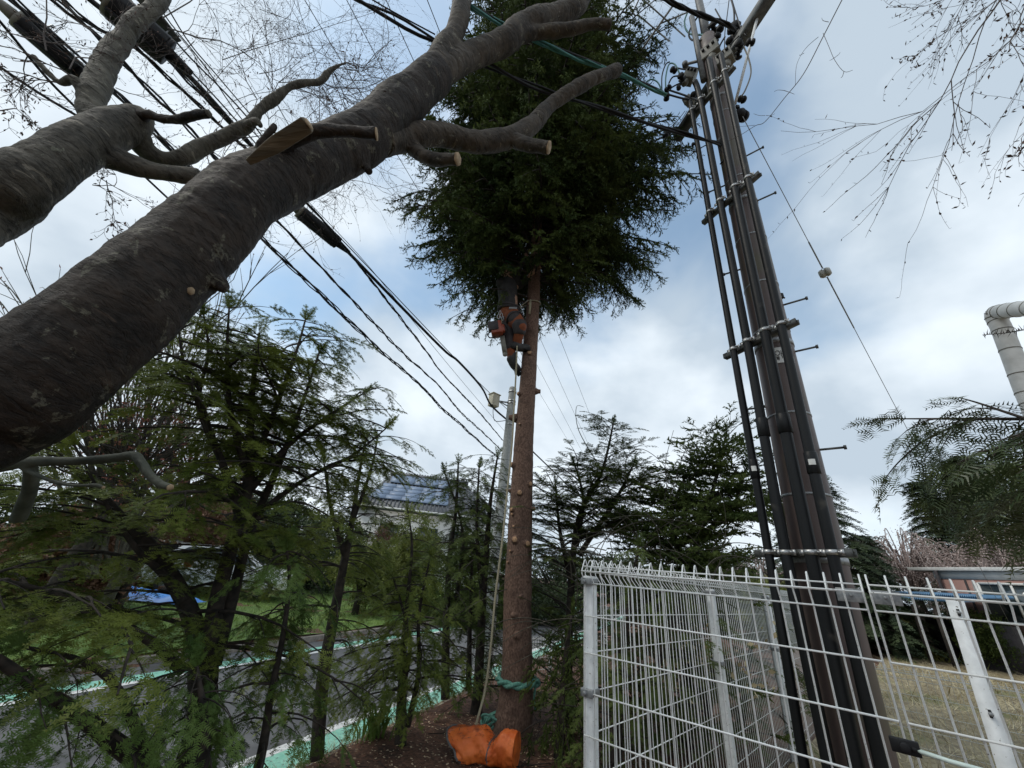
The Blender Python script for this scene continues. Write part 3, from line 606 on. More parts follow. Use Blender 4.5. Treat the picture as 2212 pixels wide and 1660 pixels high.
# ================================================================== other poles
gp = empty('concrete_pole', HD(1089, 1074, 8) * [1, 1, 0] + [0, 0, ROADZ], 'grey concrete pole standing behind the pruned spruce trunk', 'pole')
b = MB(); gt = HD(1108, 838, 8.3); gb = gt.copy(); gb[2] = ROADZ; gb[0] -= .05
b.tube([gb, gb * .5 + gt * .5, gt - up3 * .02, gt], [.135, .11, .085, .078], 20); b.build('pole_shaft', Mt['concrete'], gp, smooth=True)
for dz in (.12, .36, .42, .95): b = MB(); c = gt - up3 * dz; b.tube([c - up3 * .02, c + up3 * .02], .098, 18); b.build('pole_band', Mt['steel'], gp)
bx = HD(1067, 866, 8.2); b = MB(); q0 = gt - up3 * .4; q1 = bx + np.array([.1, 0, .0])
b.tube([q0, q1 * .6 + q0 * .4, q1], .02, 6); b.tube([q0 - up3 * .12, q1], .014, 6); b.build('box_bracket', Mt['steel'], gp)
b = MB(); A_ = np.array([[.75, .66, 0], [-.66, .75, 0], [0, 0, 1.0]]); b.box(bx, .20, .17, .30, A_); b.box(bx + up3 * .15, .24, .21, .02, A_); b.box(bx - up3 * .155, .10, .1, .02, A_)
b.build('equipment_box', Mt['beige'], gp, bevel=.006)
b = MB(); pp = catmull([bx - up3 * .15, bx - up3 * .35 + [.02, 0, 0], bx + np.array([.1, 0, -.5]), gt - up3 * .82], 6); b.tube(pp, .008, 6); b.build('box_lead', Mt['cable'], gp, smooth=True)

wp = empty('wrapped_pipe', G(2330, 1500), 'white wrapped pipe with an elbow at the right edge above the fir branches', 'pipe')
e0 = HD(2330, 1180, 5.2); pp, rr = catr([(e0, .07), (HD(2245, 915, 5.2), .07), (HD(2212, 834, 5.2), .068), (HD(2166, 716, 5.2), .066), (HD(2150, 683, 5.2), .066), (HD(2160, 674, 5.15), .066), (HD(2212, 667, 4.9), .066), (HD(2300, 655, 4.5), .066)], 5)
b = MB(); b.tube(pp, rr, 20); 
b.build('pipe_body', Mt['white'], wp, smooth=True)
e1 = e0.copy(); e1[2] = 0; b = MB(); b.tube([e1, e0], .07, 18); b.build('pipe_foot', Mt['white'], wp, smooth=True)
for k in range(3, 34, 2):
    d = pp[min(k + 1, len(pp) - 1)] - pp[k]; d /= np.linalg.norm(d); b = MB(); b.tube([pp[k], pp[k] + d * .008], rr[k] + .003, 20); b.build('wrap_seam', Mt['box'], wp, smooth=True)

# ================================================================== guy wire, cables
gw = empty('guy_wire', G(2235, 1450), 'steel guy wire with a round porcelain insulator running from the brown pole', 'guy wire')
g0 = HD(1604, 252, PD); g1 = G(2235, 1450)
def gpt(y_): # point along the wire whose projection has this y
    return min((g0 + (g1 - g0) * t for t in np.linspace(0, 1, 1500)), key=lambda p: abs(CY - F * (M.T @ (p - EYE))[1] / -(M.T @ (p - EYE))[2] - y_))
i0 = gpt(590); dw = (g1 - g0) / np.linalg.norm(g1 - g0)
b = MB(); r1 = i0 - dw * .09; r2 = i0 + dw * .09
b.tube([g0, r1], .0042, 6); b.tube([g0 + (r1 - g0) * .8, r1], .0085, 6); b.tube([r2, g1], .0042, 6); b.tube([r2, r2 + (g1 - r2) * .06], .0085, 6)
sdv = np.cross(dw, ray(1795, 590)); sdv /= np.linalg.norm(sdv)
for s_ in (-1, 1): b.tube([r1, i0 - dw * .03 + sdv * .045 * s_], .0042, 6); b.tube([r2, i0 + dw * .03 + sdv * .04 * s_], .0042, 6)
b.build('steel_wire', Mt['clamp'], gw, smooth=True)
b = MB(); q = [(-.052, .01), (-.05, .035), (-.03, .048), (-.012, .050), (-.008, .042), (.008, .042), (.012, .050), (.03, .048), (.05, .035), (.052, .01)]
b.tube([i0 + sdv * a * 1.3 for a, r in q], [r * 1.25 for a, r in q], 20); b.build('round_insulator', Mt['porcelain'], gw, smooth=True)

def cable(pts, r, label, m='cable', z=5.0, name='overhead_cable', group='overhead cables', strands=0, pitch=.6, sep=None, zs=None):
    w = [(G(x, y, z if zs is None else zs[k]) if not isinstance(y, tuple) else np.array(y)) for k, (x, y) in enumerate(pts)]
    pp = catmull(w, 6); b = MB()
    if strands:
        L = np.concatenate([[0], np.cumsum(np.linalg.norm(np.diff(pp, axis=0), axis=1))]); n = int(L[-1] / .12) + 2; t = np.linspace(0, L[-1], n)
        pq = np.stack([np.interp(t, L, pp[:, k]) for k in range(3)], 1); _, tg, A, B = frames(pq); s_ = sep or r * 1.3
        for j_ in range(strands):
            ph = j_ * 6.283 / strands; an = t / pitch * 6.283 + ph + .6 * np.sin(t * .9 + j_ * 2)
            b.tube(pq + (np.cos(an)[:, None] * A + np.sin(an)[:, None] * B) * s_ * (.8 + .35 * np.sin(t * 1.7 + j_))[:, None], r * (.7 if j_ else 1), 5)
    else: b.tube(pp, r, 6)
    o = b.build(name, Mt[m], smooth=True); tag(o, label, 'cable', group); return o
cable([(129, -60), (217, 18), (372, 130), (508, 274), (652, 446), (740, 533), (951, 749), (990, 781), (1040, 837), (1061, 876), (1096, 908)], .022, 'thick black trunk cable holding two of the long black closures, ending at the concrete pole', zs=[5.15, 5.15, 5.12, 5.08, 5.0, 4.96, 4.85, 4.82, 4.8, 4.75, 4.7])
cable([(200, -60), (372, 112), (508, 258), (652, 430), (748, 528), (951, 741), (1040, 832), (1096, 885)], .007, 'thin messenger wire running just above the thick trunk cable', zs=[5.2] * 3 + [5.1] * 5)
cable([(80, -60), (190, 51), (288, 98), (372, 176), (508, 300), (663, 440), (748, 538), (913, 749), (951, 802), (995, 849), (1040, 897), (1087, 953)], .010, 'twisted cable bundle passing behind the forked limb and below the trunk cable', strands=3, zs=[4.9] * 6 + [4.75] * 6)
cable([(40, -60), (129, 10), (203, 70), (264, 135), (379, 250), (474, 349), (596, 475), (856, 749), (907, 796), (951, 837), (995, 891), (1040, 932), (1084, 974)], .012, 'wavy twisted pair second from the bottom of the parallel cables', strands=2, z=4.6)
cable([(-40, -60), (30, 0), (203, 162), (264, 217), (379, 330), (555, 505), (812, 749), (862, 793), (907, 831), (951, 879), (1001, 923), (1040, 959), (1078, 991)], .011, 'lowest spirally lashed cable group running down to the hedge', strands=4, sep=.024, pitch=1.0, z=4.35)
cable([(-40, 10), (0, 47), (101, 169), (176, 245), (300, 370), (440, 500)], .009, 'single cable on the far left passing the small broken limb', z=4.3)
cable([(-40, 110), (0, 145), (90, 205), (176, 256), (300, 325)], .009, 'lowest single cable at the left edge below the first black closure', z=4.1)
cable([(170, -60), (300, 60), (420, 190), (528, 300), (600, 385)], .010, 'twisted bundle directly under the second long closure', strands=3, z=5.3)
cable([(300, -60), (359, 51), (450, 160), (528, 257), (640, 380)], .008, 'loose pair of cables right of the second closure', strands=2, sep=.03, pitch=1.4, z=5.4)
cable([(240, -60), (330, 65), (420, 175), (515, 290)], .006, 'fine cable between the second closure and the pale limb', z=5.5)
cable([(320, -60), (400, 80), (470, 165), (560, 270)], .006, 'outermost fine cable right of the pale limb', z=5.5)
cable([(0, -40), (60, 20), (170, 120), (300, 245)], .006, 'fine cable above the first closure at top left', z=5.0)
cable([(663, 433), (800, 580), (936, 749), (1010, 838), (1090, 932)], .004, 'thinnest wire between the parallel cables left of the concrete pole', z=5.0)
# right of the spruce: the same lines going on
cable([(1150, 975), (1199, 1022), (1260, 1080), (1330, 1140)], .02, 'thick cable going on downward right of the spruce trunk', z=4.6)
cable([(1155, 1020), (1230, 1100), (1300, 1165)], .012, 'lower cable going on right of the spruce trunk', z=4.3)
HT = 8.2
cable([(640, -30), (1250, 991)], .006, 'high thin wire crossing the twigs, leftmost of the four high wires', z=HT, group='high thin wires')
cable([(733, -30), (1262, 985)], .006, 'high thin wire second from left, passing behind the trunk fork', z=HT, group='high thin wires')
cable([(820, -30), (1274, 967)], .006, 'high thin wire third from left, passing into the spruce crown', z=HT, group='high thin wires')
cable([(911, -30), (1300, 962)], .006, 'high thin wire nearest the upright limb', z=HT, group='high thin wires')
cable([(740, -20), (767, 0), (841, 35), (939, 88), (1068, 148), (1203, 205), (1250, 221), (1404, 267), (1520, 303), (1556, 312)], .014, 'doubled black service cable crossing in front of the spruce to the pole', strands=2, sep=.02, pitch=1.2, zs=[5.15] * 10)
cable([(1010, 12), (1020, 17), (1095, 58), (1163, 92), (1298, 145), (1400, 188), (1440, 205)], .013, 'black and green twisted cable crossing the spruce crown to the insulators', m='teal', strands=3, sep=.013, pitch=.8, z=5.6)
cable([(1000, 2), (1030, 20), (1095, 55), (1163, 88), (1298, 142), (1400, 185), (1432, 200)], .014, 'black companion cable lying on the green twisted cable', z=5.61)
cable([(1410, -14), (1439, 0), (1503, 30), (1566, 49), (1589, 66)], .015, 'thick cable coming in over the top of the pole', strands=3, sep=.014, z=6.6)
cable([(790, -14), (805, 0), (860, 32), (940, 75)], .006, 'slender wire above the doubled service cable near the upright limb', z=5.3)

def closure(p0, p1, r, label, z0, z1):
    a = G(*p0, z0); c = G(*p1, z1); d = (c - a) / np.linalg.norm(c - a); up_ = np.array([0, 0, 1.0]); ex = np.cross(d, up_); ex /= np.linalg.norm(ex); ey = np.cross(ex, d)
    root = empty('cable_closure', a, label, 'cable closure', 'cable closures')
    prof = [(r * math.cos(t) * 1.0, r * math.sin(t) * .9) for t in np.linspace(0, 6.283, 13)[:-1] + .26]
    b = MB(); b.prism(prof, a, c, ex, ey); o = b.build('closure_body', Mt['black'], root, bevel=.008)
    for e, s in ((a, -1), (c, 1)):
        b = MB(); b.prism([(x * .96, y * .96) for x, y in prof], e, e + d * s * .03, ex, ey); b.tube([e + d * s * .03, e + d * s * .10, e + d * s * .2], [.05, .04, .024], 10); b.build('end_cap', Mt['box' if s < 0 else 'black'], root)
    for k in (.2, .8):
        q = a + (c - a) * k; b = MB(); b.box(q + ey * r * .98, .02, .03, .04, (ex, d, ey)); b.tube([q + ey * r, q + ey * (r + .10)], .006, 5); b.build('hanger', Mt['clamp'], root)
    b = MB(); b.prism([(-.012, -.01), (.012, -.01), (.012, .01), (-.012, .01)], a - ey * r * .9 + ex * r * .3, c - ey * r * .9 + ex * r * .3, ex, ey); b.build('seam_rib', Mt['black'], root)
closure((650, 460), (725, 522), .088, 'black splice closure with a pale end cap just below the big leaning trunk', 4.9, 4.86)
closure((245, 12), (355, 108), .125, 'large black closure behind the pale forked limb at the top left', 5.0, 4.98)
closure((48, 50), (155, 143), .080, 'slim black closure left of the pale forked limb', 4.75, 4.7)
tag_r = empty('cable_cover', G(283, 0, 5.3), 'grey half-open cover lying beside the large closure', 'cable cover')
b = MB(); a = G(300, -10, 5.2); c = G(380, 93, 5.2); d = (c - a) / np.linalg.norm(c - a); ex = np.cross(d, up3); b.prism([(-.05, 0), (.05, 0), (.05, .02), (-.05, .02)], a, c, ex, up3); b.build('cover_plate', Mt['beam'], tag_r)

# ================================================================== antenna
an = empty('antenna', G(1480, 20, 9.0), 'thin dark multi element antenna against the sky beside the spruce top', 'antenna')
def AZ(x, y): return G(x, y, 9.0)
b = MB(); b.tube([AZ(1459, 5), AZ(1350, 160)], .016, 6); b.build('boom', Mt['clamp'], an)
for q in [((1390, 0), (1480, 80)), ((1379, 33), (1446, 90)), ((1362, 22), (1372, 34)), ((1345, 85), (1408, 138)), ((1380, 0), (1364, 34)), ((1425, 52), (1490, 25))]:
    b = MB(); b.tube([AZ(*q[0]), AZ(*q[1])], .011, 5); b.build('element', Mt['clamp'], an)
# ================================================================== vegetation tools
def nrm_(v): v = np.asarray(v, float); return v / (np.linalg.norm(v) + 1e-12)
class Fol:
    """collects copies of small leaf clusters and writes them as one mesh"""
    def __init__(s, near=1.75): s.items = {}; s.near = near
    def put(s, proto, pos, d, up, sc_):
        if np.linalg.norm(np.asarray(pos) - EYE) < s.near: return
        s.items.setdefault(proto, []).append((pos, d, up, sc_))
    def count(s): return sum(len(v) for v in s.items.values())
    def build(s, name, m, parent, protos):
        b = MB()
        for k, lst in s.items.items():
            V, T = protos[k]; pos = np.array([i[0] for i in lst]); d = np.array([i[1] for i in lst]); up = np.array([i[2] for i in lst]); sc_ = np.array([i[3] for i in lst])
            d /= np.linalg.norm(d, axis=1)[:, None] + 1e-9; z = up - d * np.sum(up * d, 1)[:, None]; z /= np.linalg.norm(z, axis=1)[:, None] + 1e-9; y = np.cross(z, d)
            R = np.stack([d, y, z], 1)                                    # rows
            W = np.einsum('vk,nkj->nvj', V, R) * sc_[:, None, None] + pos[:, None]
            TT = T[None] + (np.arange(len(lst)) * len(V))[:, None, None]
            b.add(W.reshape(-1, 3), None, TT.reshape(-1, 3))
        return b.build(name, m, parent)
def frond(seed, L=1.0, nt=6, nl=.095, nw=.017, step=.036, side=.46, curl=.12):
    """flat spray of unit length: side twigs with two-ranked needles"""
    r = random.Random(seed); V = []; T = []
    def tri(a, b_, c): n = len(V); V.extend([a, b_, c]); T.append((n, n + 1, n + 2))
    def axis(o, d, l, w):
        d = nrm_(d); s_ = nrm_(np.cross([0, 0, 1.0], d)); n = max(3, int(l / step)); e = o + d * l + np.array([0, 0, -curl * l * l])
        tri(o - s_ * w, o + s_ * w, e)
        for k in range(n):
            t = (k + .5) / n; p = o + d * l * t + np.array([0, 0, -curl * (l * t) ** 2])
            for sg in (-1, 1):
                ln = nl * (1 - .35 * t) * r.uniform(.75, 1.15); dd = nrm_(d * .55 + s_ * sg + np.array([0, 0, r.uniform(-.3, .35)]))
                q = nrm_(np.cross(dd, [r.uniform(-.3, .3), r.uniform(-.3, .3), 1.0])) * nw; tri(p - q, p + q, p + dd * ln)
    o = np.zeros(3); axis(o, [1, 0, 0], L, .008)
    for k in range(nt):
        for sg in (-1, 1):
            t = (k + .35 + r.uniform(-.2, .2)) / (nt + .4); l = side * (1 - t * .75) * r.uniform(.7, 1.15)
            axis(np.array([L * t, 0, -curl * (L * t) ** 2]), [r.uniform(.6, 1.0), sg, r.uniform(-.15, .05)], l, .005)
    return np.array(V), np.array(T)
def shoot(seed, n=12, nl=.21, nw=.050, forks=3):
    """spruce shoot of unit length: needles all round"""
    r = random.Random(seed); V = []; T = []
    def tri(a, b_, c): k = len(V); V.extend([a, b_, c]); T.append((k, k + 1, k + 2))
    def ax(o, d, l, n):
        d = nrm_(d); s_ = nrm_(np.cross(d, [.1, .2, 1.0])); u_ = np.cross(s_, d); tri(o - s_ * .02, o + s_ * .02, o + d * l); tri(o - u_ * .02, o + u_ * .02, o + d * l)
        for k in range(n):
            t = (k + .5) / n; th = r.uniform(0, 6.283); rd = s_ * math.cos(th) + u_ * math.sin(th); p = o + d * l * t; dd = nrm_(d * .8 + rd); q = nrm_(np.cross(dd, d)) * nw
            tri(p - q, p + q, p + dd * nl * r.uniform(.8, 1.2))
    ax(np.zeros(3), [1, 0, 0], 1.0, n)
    for k in range(forks):
        sg = -1 if k % 2 else 1; ax(np.array([.25 + .25 * k, 0, 0]), [.8, sg * .75, r.uniform(-.3, .2)], .5, n // 2)
    return np.array(V), np.array(T)
def clump(seed, n=26, w=.22):
    """loose leaf clump for far trees"""
    r = random.Random(seed); V = []; T = []
    for k in range(n):
        p = np.array([r.gauss(.4, .3), r.gauss(0, .28), r.gauss(0, .14)]); a = nrm_([r.gauss(0, 1), r.gauss(0, 1), r.gauss(0, .6)]); c = nrm_(np.cross(a, [r.gauss(0, 1), r.gauss(0, 1), r.gauss(0, 1)]))
        m_ = len(V); V += [p - a * w * .5, p + a * w * .5, p + c * w * r.uniform(.4, .9)]; T.append((m_, m_ + 1, m_ + 2))
    return np.array(V), np.array(T)
FR = {i: frond(i, nt=4, nl=.125, nw=.021, step=.05, side=.42) for i in range(8)}
FRL = {i: frond(20 + i, nt=2, nl=.27, nw=.019, step=.07, side=.6, curl=.25) for i in range(4)}     # long needled fir
SH = {i: shoot(i) for i in range(6)}
FARC = {i: clump(i) for i in range(6)}
FARS = {i: clump(40 + i, 14, .13) for i in range(5)}

def branchpath(p0, az, L, rise, droop, rg, n=7, wig=.05):
    h = np.array([math.cos(az), math.sin(az), 0]); s_ = np.array([-h[1], h[0], 0]); out = []; w = 0
    for k in range(n):
        t = k / (n - 1); w += rg.uniform(-wig, wig) * L
        out.append(p0 + h * L * t + s_ * w * t + np.array([0, 0, L * (rise * t - droop * t * t)]))
    return np.array(out)
def along(pp, t):
    x = t * (len(pp) - 1); i = min(int(x), len(pp) - 2); f = x - i; return pp[i] * (1 - f) + pp[i + 1] * f, nrm_(pp[i + 1] - pp[i])
UP = np.array([0, 0, 1.0])
def rotz(v, a): c, s = math.cos(a), math.sin(a); return np.array([v[0] * c - v[1] * s, v[0] * s + v[1] * c, v[2]])
def dress(wood, fol, path, L, rg, spray, step, lvl, hang=.15, np_=6, r0=.012, sub=.42, start=.2, tilt=.25, keep=1.0, wr=5):
    wood.tube(path, np.linspace(r0, r0 * .25, len(path)), wr, cap=False)
    t = start; k = 0
    while t < 1.0:
        p, d = along(path, t); sg = 1 if k % 2 else -1; a = rg.uniform(.6, 1.05) * sg; dd = rotz(d, a); dd[2] -= hang * rg.uniform(.4, 1.4); dd = nrm_(dd)
        if lvl > 0 and L * (1 - t) * sub > spray * .5:
            l2 = L * sub * (1.12 - t) * rg.uniform(.7, 1.15); n2 = 5
            sp = np.array([p + dd * l2 * q + np.array([0, 0, -hang * l2 * q * q]) for q in np.linspace(0, 1, n2)])
            dress(wood, fol, sp, l2, rg, spray, step, lvl - 1, hang, np_, r0 * .45, sub, .15, tilt, keep, 3)
        elif rg.random() < keep:
            fol.put(rg.randrange(np_), p, dd, nrm_([rg.gauss(0, tilt), rg.gauss(0, tilt), 1]), spray * rg.uniform(.7, 1.2))
        t += step / L * rg.uniform(.7, 1.3) * (2.2 if lvl > 0 else 1.0); k += 1
    p, d = along(path, .97); d2 = d.copy(); d2[2] -= hang * .5
    fol.put(rg.randrange(np_), p, nrm_(d2), nrm_([rg.gauss(0, .15), rg.gauss(0, .15), 1]), spray * rg.uniform(.9, 1.3))

def evergreen(name, label, group, base, stems, spec, leaf, bark='bark_dark', seed=1, protos=None, cat='tree'):
    """stems: list of [(point, radius)...]; spec: dict"""
    rg = random.Random(seed); protos = protos or FR
    root = empty(name, base, label, cat, group); wood = MB(); br = MB(); fol = Fol()
    for st in stems:
        pp, rr = catr(st, 5); wood.tube(pp, rr, 10)
        Ls = np.linalg.norm(np.diff(pp, axis=0), axis=1).sum(); nb = int(spec['nb'] * Ls)
        for k in range(nb):
            t = spec.get('t0', .2) + (1.0 - spec.get('t0', .2)) * (k + rg.random()) / nb; p, d = along(pp, min(t, .995))
            if p[2] < spec.get('zmin', .1): continue
            L = spec['L'](t, rg) if callable(spec['L']) else spec['L'] * (1.15 - t * .85) * rg.uniform(.55, 1.2)
            az = rg.uniform(0, 6.283)
            if spec.get('az') and rg.random() < .75: az = spec['az'][0] + rg.uniform(-1, 1) * spec['az'][1]
            bp = branchpath(p, az, L, spec.get('rise', .35) * rg.uniform(.3, 1.5), spec.get('droop', .35) * rg.uniform(.5, 1.4), rg)
            dress(br, fol, bp, L, rg, spec['spray'], spec['step'], spec.get('lvl', 1), spec.get('hang', .15), len(protos), r0=max(.004, .014 * L), start=spec.get('start', .2), tilt=spec.get('tilt', .25), keep=spec.get('keep', 1))
        p, d = along(pp, .99)
        for q in range(4): fol.put(rg.randrange(len(protos)), p, nrm_(d + [rg.gauss(0, .3), rg.gauss(0, .3), .2]), nrm_([rg.gauss(0, 1), rg.gauss(0, 1), .3]), spec['spray'] * 1.0)
    wood.build('trunk', Mt[bark], root, smooth=True); br.build('branches', Mt[bark], root, smooth=True)
    fol.build('crown', Mt[leaf] if isinstance(leaf, str) else leaf, root, protos)
    return root, fol
def stem(px, D, D2=None):
    """px: (x, y, radius px) from low to high, at plan distance D (to D2)"""
    out = []; n = len(px)
    for k, (x, y, r) in enumerate(px):
        d = D + ((D2 if D2 is not None else D) - D) * k / max(1, n - 1); p = HD(x, y, d); out.append((p, r * (1 - .42 * k / max(1, n - 1)) * depth(p) / F))
    return out
def rootstem(st):
    p, r = st[0]; q = p.copy(); q[2] = float(ground_z(p[0], p[1])) - .05
    return [(q, r * 1.25)] + st if p[2] > q[2] + .1 else st

# ------------------------------------------------------------------ the leaning near tree
near = empty('leaning_tree', (-2.0, .35, 0), 'big leaning tree with dark lichen spotted bark and sawn limbs across the upper left', 'tree')
def pr(x, y, d, r): # px radius to metres, allowing for the widening away from the picture's centre
    k = math.hypot(x - CX, y - CY) / F; return (P(x, y, d), r * d / F / (1 + .075 * min(k, 1.6) ** 2))
T_main = [(np.array([-1.75, .25, -.1]), .26), (np.array([-1.62, .38, .7]), .22)] + [pr(-120, 940, 1.10, 142), pr(60, 828, 1.18, 131), pr(230, 700, 1.30, 110), pr(330, 610, 1.4, 97), pr(400, 545, 1.5, 89), pr(470, 475, 1.6, 84), pr(550, 408, 1.75, 74), pr(680, 350, 2.0, 63), pr(790, 295, 2.25, 56), pr(868, 225, 2.5, 49), pr(945, 160, 2.75, 41)]
limbs = [
    [pr(930, 170, 2.7, 33), pr(960, 110, 2.85, 27), pr(980, 75, 2.95, 23), pr(993, 30, 3.05, 21), pr(1000, -25, 3.2, 21)],
    [pr(930, 170, 2.7, 35), pr(1000, 130, 2.95, 29), pr(1060, 104, 3.1, 27), pr(1095, 88, 3.15, 28), pr(1129, 58, 3.25, 26), pr(1196, 35, 3.4, 25), pr(1245, 15, 3.5, 22), pr(1265, -25, 3.6, 20)],
    [pr(1110, 78, 3.2, 20), pr(1163, 70, 3.25, 16), pr(1230, 64, 3.25, 14), pr(1275, 54, 3.25, 13), pr(1318, 53, 3.25, 12)],
    [pr(820, 300, 2.3, 40), pr(870, 298, 2.45, 29), pr(905, 292, 2.5, 26), pr(960, 292, 2.6, 25), pr(1027, 306, 2.7, 23), pr(1095, 300, 2.8, 23), pr(1146, 272, 2.9, 20), pr(1185, 232, 3.0, 17), pr(1232, 197, 3.05, 15), pr(1281, 171, 3.1, 14), pr(1335, 152, 3.2, 13)],
    [pr(1100, 300, 2.8, 16), pr(1140, 313, 2.75, 15), pr(1185, 319, 2.7, 15)],
    [pr(880, 310, 2.5, 16), pr(915, 337, 2.4, 15), pr(950, 348, 2.35, 14), pr(988, 344, 2.3, 15)],
    [pr(785, 340, 2.2, 12), pr(793, 362, 2.15, 9), pr(796, 370, 2.1, 8)],
    [pr(800, 270, 2.3, 20), pr(815, 235, 2.35, 15), pr(828, 212, 2.4, 12), pr(830, 205, 2.42, 8)],
    [pr(755, 285, 2.2, 9), pr(760, 262, 2.2, 6), pr(766, 240, 2.22, 4)],
    [pr(560, 350, 1.75, 26), pr(620, 305, 1.75, 20), pr(670, 286, 1.72, 17), pr(740, 284, 1.72, 16), pr(812, 290, 1.74, 15)],
    [pr(540, 370, 1.7, 24), pr(575, 335, 1.62, 19), pr(610, 305, 1.58, 17), pr(660, 272, 1.52, 16)],
    [pr(430, 590, 1.55, 30), pr(462, 605, 1.5, 22), pr(480, 618, 1.48, 14), pr(484, 626, 1.46, 8)],
    [pr(560, 320, 1.7, 10), pr(580, 290, 1.7, 8), pr(596, 270, 1.72, 6)],
]
T2 = [(np.array([-1.95, .45, -.1]), .22), (np.array([-2.15, .75, .9]), .2), pr(-70, 475, 1.55, 78), pr(30, 405, 1.6, 70), pr(100, 358, 1.68, 60), pr(170, 315, 1.8, 52), pr(240, 283, 1.95, 44), pr(290, 262, 2.05, 36), pr(310, 248, 2.1, 22)]
limbs2 = [
    [pr(215, 280, 1.95, 30), pr(197, 235, 2.0, 26), pr(203, 200, 2.05, 25), pr(223, 152, 2.2, 24), pr(257, 91, 2.4, 22), pr(298, 44, 2.55, 20), pr(330, 22, 2.65, 17), pr(352, -6, 2.8, 15), pr(362, -40, 2.9, 14)],
    [pr(193, 225, 2.0, 12), pr(178, 198, 2.0, 8.5), pr(158, 172, 2.0, 8), pr(129, 178, 2.0, 8.5), pr(101, 156, 2.0, 7), pr(71, 122, 2.0, 5.5)],
    [pr(295, 255, 2.05, 18), pr(322, 247, 2.0, 12), pr(345, 256, 2.0, 11), pr(385, 259, 1.98, 10.5), pr(420, 250, 1.96, 10), pr(450, 246, 1.95, 9.5)],
    [pr(200, 320, 1.85, 38), pr(244, 340, 1.9, 29), pr(305, 362, 1.95, 24), pr(372, 376, 2.0, 20), pr(430, 384, 2.05, 16)],
    [pr(270, 270, 2.0, 36), pr(293, 292, 2.05, 27), pr(315, 323, 2.1, 21), pr(355, 343, 2.15, 17), pr(400, 340, 2.2, 20), pr(440, 314, 2.25, 16), pr(491, 293, 2.3, 13.5), pr(535, 271, 2.35, 12.5), pr(560, 238, 2.4, 10), pr(592, 215, 2.45, 9), pr(626, 188, 2.5, 7.5), pr(660, 180, 2.55, 7.2), pr(690, 176, 2.6, 6.5), pr(717, 150, 2.65, 5), pr(748, 136, 2.7, 4)],
    [pr(535, 275, 2.35, 11), pr(552, 262, 2.3, 9), pr(565, 275, 2.3, 6)],
]
_tdn = nrm_(_td)
def barkdisp(v):
    a = v.x * _tdn[0] + v.y * _tdn[1] + v.z * _tdn[2]; c = mnoise.noise(Vector((a * 22, v.x * 5 - v.z * 4, v.y * 5 + v.z * 3)))
    return -.014 * max(0.0, c - .28) + .012 * mnoise.noise(v * 4.2) + .0065 * mnoise.noise(v * 9) + .0035 * mnoise.noise(v * 22) + .0016 * mnoise.noise(v * 60)
def woody(name, paths, m, parent, voxel, disp=barkdisp, sub=6, sides=22, lump=.05):
    b = MB()
    for st in paths:
        pp, rr = catr(st, sub); rr = rr * np.array([1 + lump * mnoise.noise(Vector(p * 4.5)) for p in pp]); b.tube(pp, rr, sides)
    o = b.build(name, m, parent); return remesh(o, voxel, 2, disp)
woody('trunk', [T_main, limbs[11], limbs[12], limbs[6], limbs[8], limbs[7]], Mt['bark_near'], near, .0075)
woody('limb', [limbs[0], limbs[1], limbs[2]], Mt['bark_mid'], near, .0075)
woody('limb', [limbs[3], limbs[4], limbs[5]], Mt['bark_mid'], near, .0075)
woody('sawn_limb', [limbs[9]], Mt['bark_near'], near, .006)
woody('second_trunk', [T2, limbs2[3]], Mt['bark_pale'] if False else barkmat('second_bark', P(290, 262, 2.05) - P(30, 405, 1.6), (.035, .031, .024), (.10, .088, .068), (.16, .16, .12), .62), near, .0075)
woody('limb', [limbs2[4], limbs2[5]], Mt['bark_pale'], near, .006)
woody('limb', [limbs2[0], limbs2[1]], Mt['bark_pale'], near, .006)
woody('sawn_limb', [limbs2[2]], Mt['bark_near'], near, .006)
def cutface(p, d, r, parent, m='cut', name='cut_face', th=.004):
    d = nrm_(d); b = MB(); n = 18; a = nrm_(np.cross(d, [.2, .3, 1])); c = np.cross(d, a)
    rr = [r * (1 + .06 * math.sin(k * 2.1)) for k in range(n)]
    V = [p + (a * math.cos(t) + c * math.sin(t)) * rr[k] for k, t in enumerate(np.arange(n) * 6.283 / n)] + [p + d * th + (a * math.cos(t) + c * math.sin(t)) * rr[k] * .96 for k, t in enumerate(np.arange(n) * 6.283 / n)] + [p + d * th]
    b.add(V, [(k, (k + 1) % n, n + (k + 1) % n, n + k) for k in range(n)], [(2 * n, n + k, n + (k + 1) % n) for k in range(n)]); return b.build(name, Mt[m], parent)
for st, m_ in ((limbs[2], 'bark_pale'), (limbs[3], 'bark_pale'), (limbs[4], 'cut'), (limbs[5], 'cut'), (limbs[9], 'cut'), (limbs2[2], 'bark_pale')):
    p, r = st[-1]; d = nrm_(p - st[-2][0]); cutface(p + d * .001, d, r * .93, near, m_)
# the split stub with a fresh face towards the viewer
p0, p1 = P(535, 352, 1.40), P(664, 270, 1.36); d = nrm_(p1 - p0); v = nrm_(EYE - p0); s_ = nrm_(np.cross(d, v)); v = np.cross(s_, d); rr_ = 16 * 1.38 / F
b = MB(); n = 9; V = []
for i_, t in enumerate(np.linspace(0, 1, n)):
    w = rr_ * (.45 + .65 * min(1, t * 2.2)) ; c = p0 + (p1 - p0) * t + v * .004 * math.sin(i_)
    V += [c - s_ * w * .95 + v * .003 * math.sin(i_ * 1.7), c + s_ * w * .9 + v * .004 * math.sin(i_ * 2.3), c + s_ * w * .8 - v * w * 1.1, c - s_ * w * .8 - v * w * 1.1]
Q = []
for k in range(n - 1):
    a = 4 * k
    for j_ in range(4): Q.append((a + j_, a + (j_ + 1) % 4, a + 4 + (j_ + 1) % 4, a + 4 + j_))
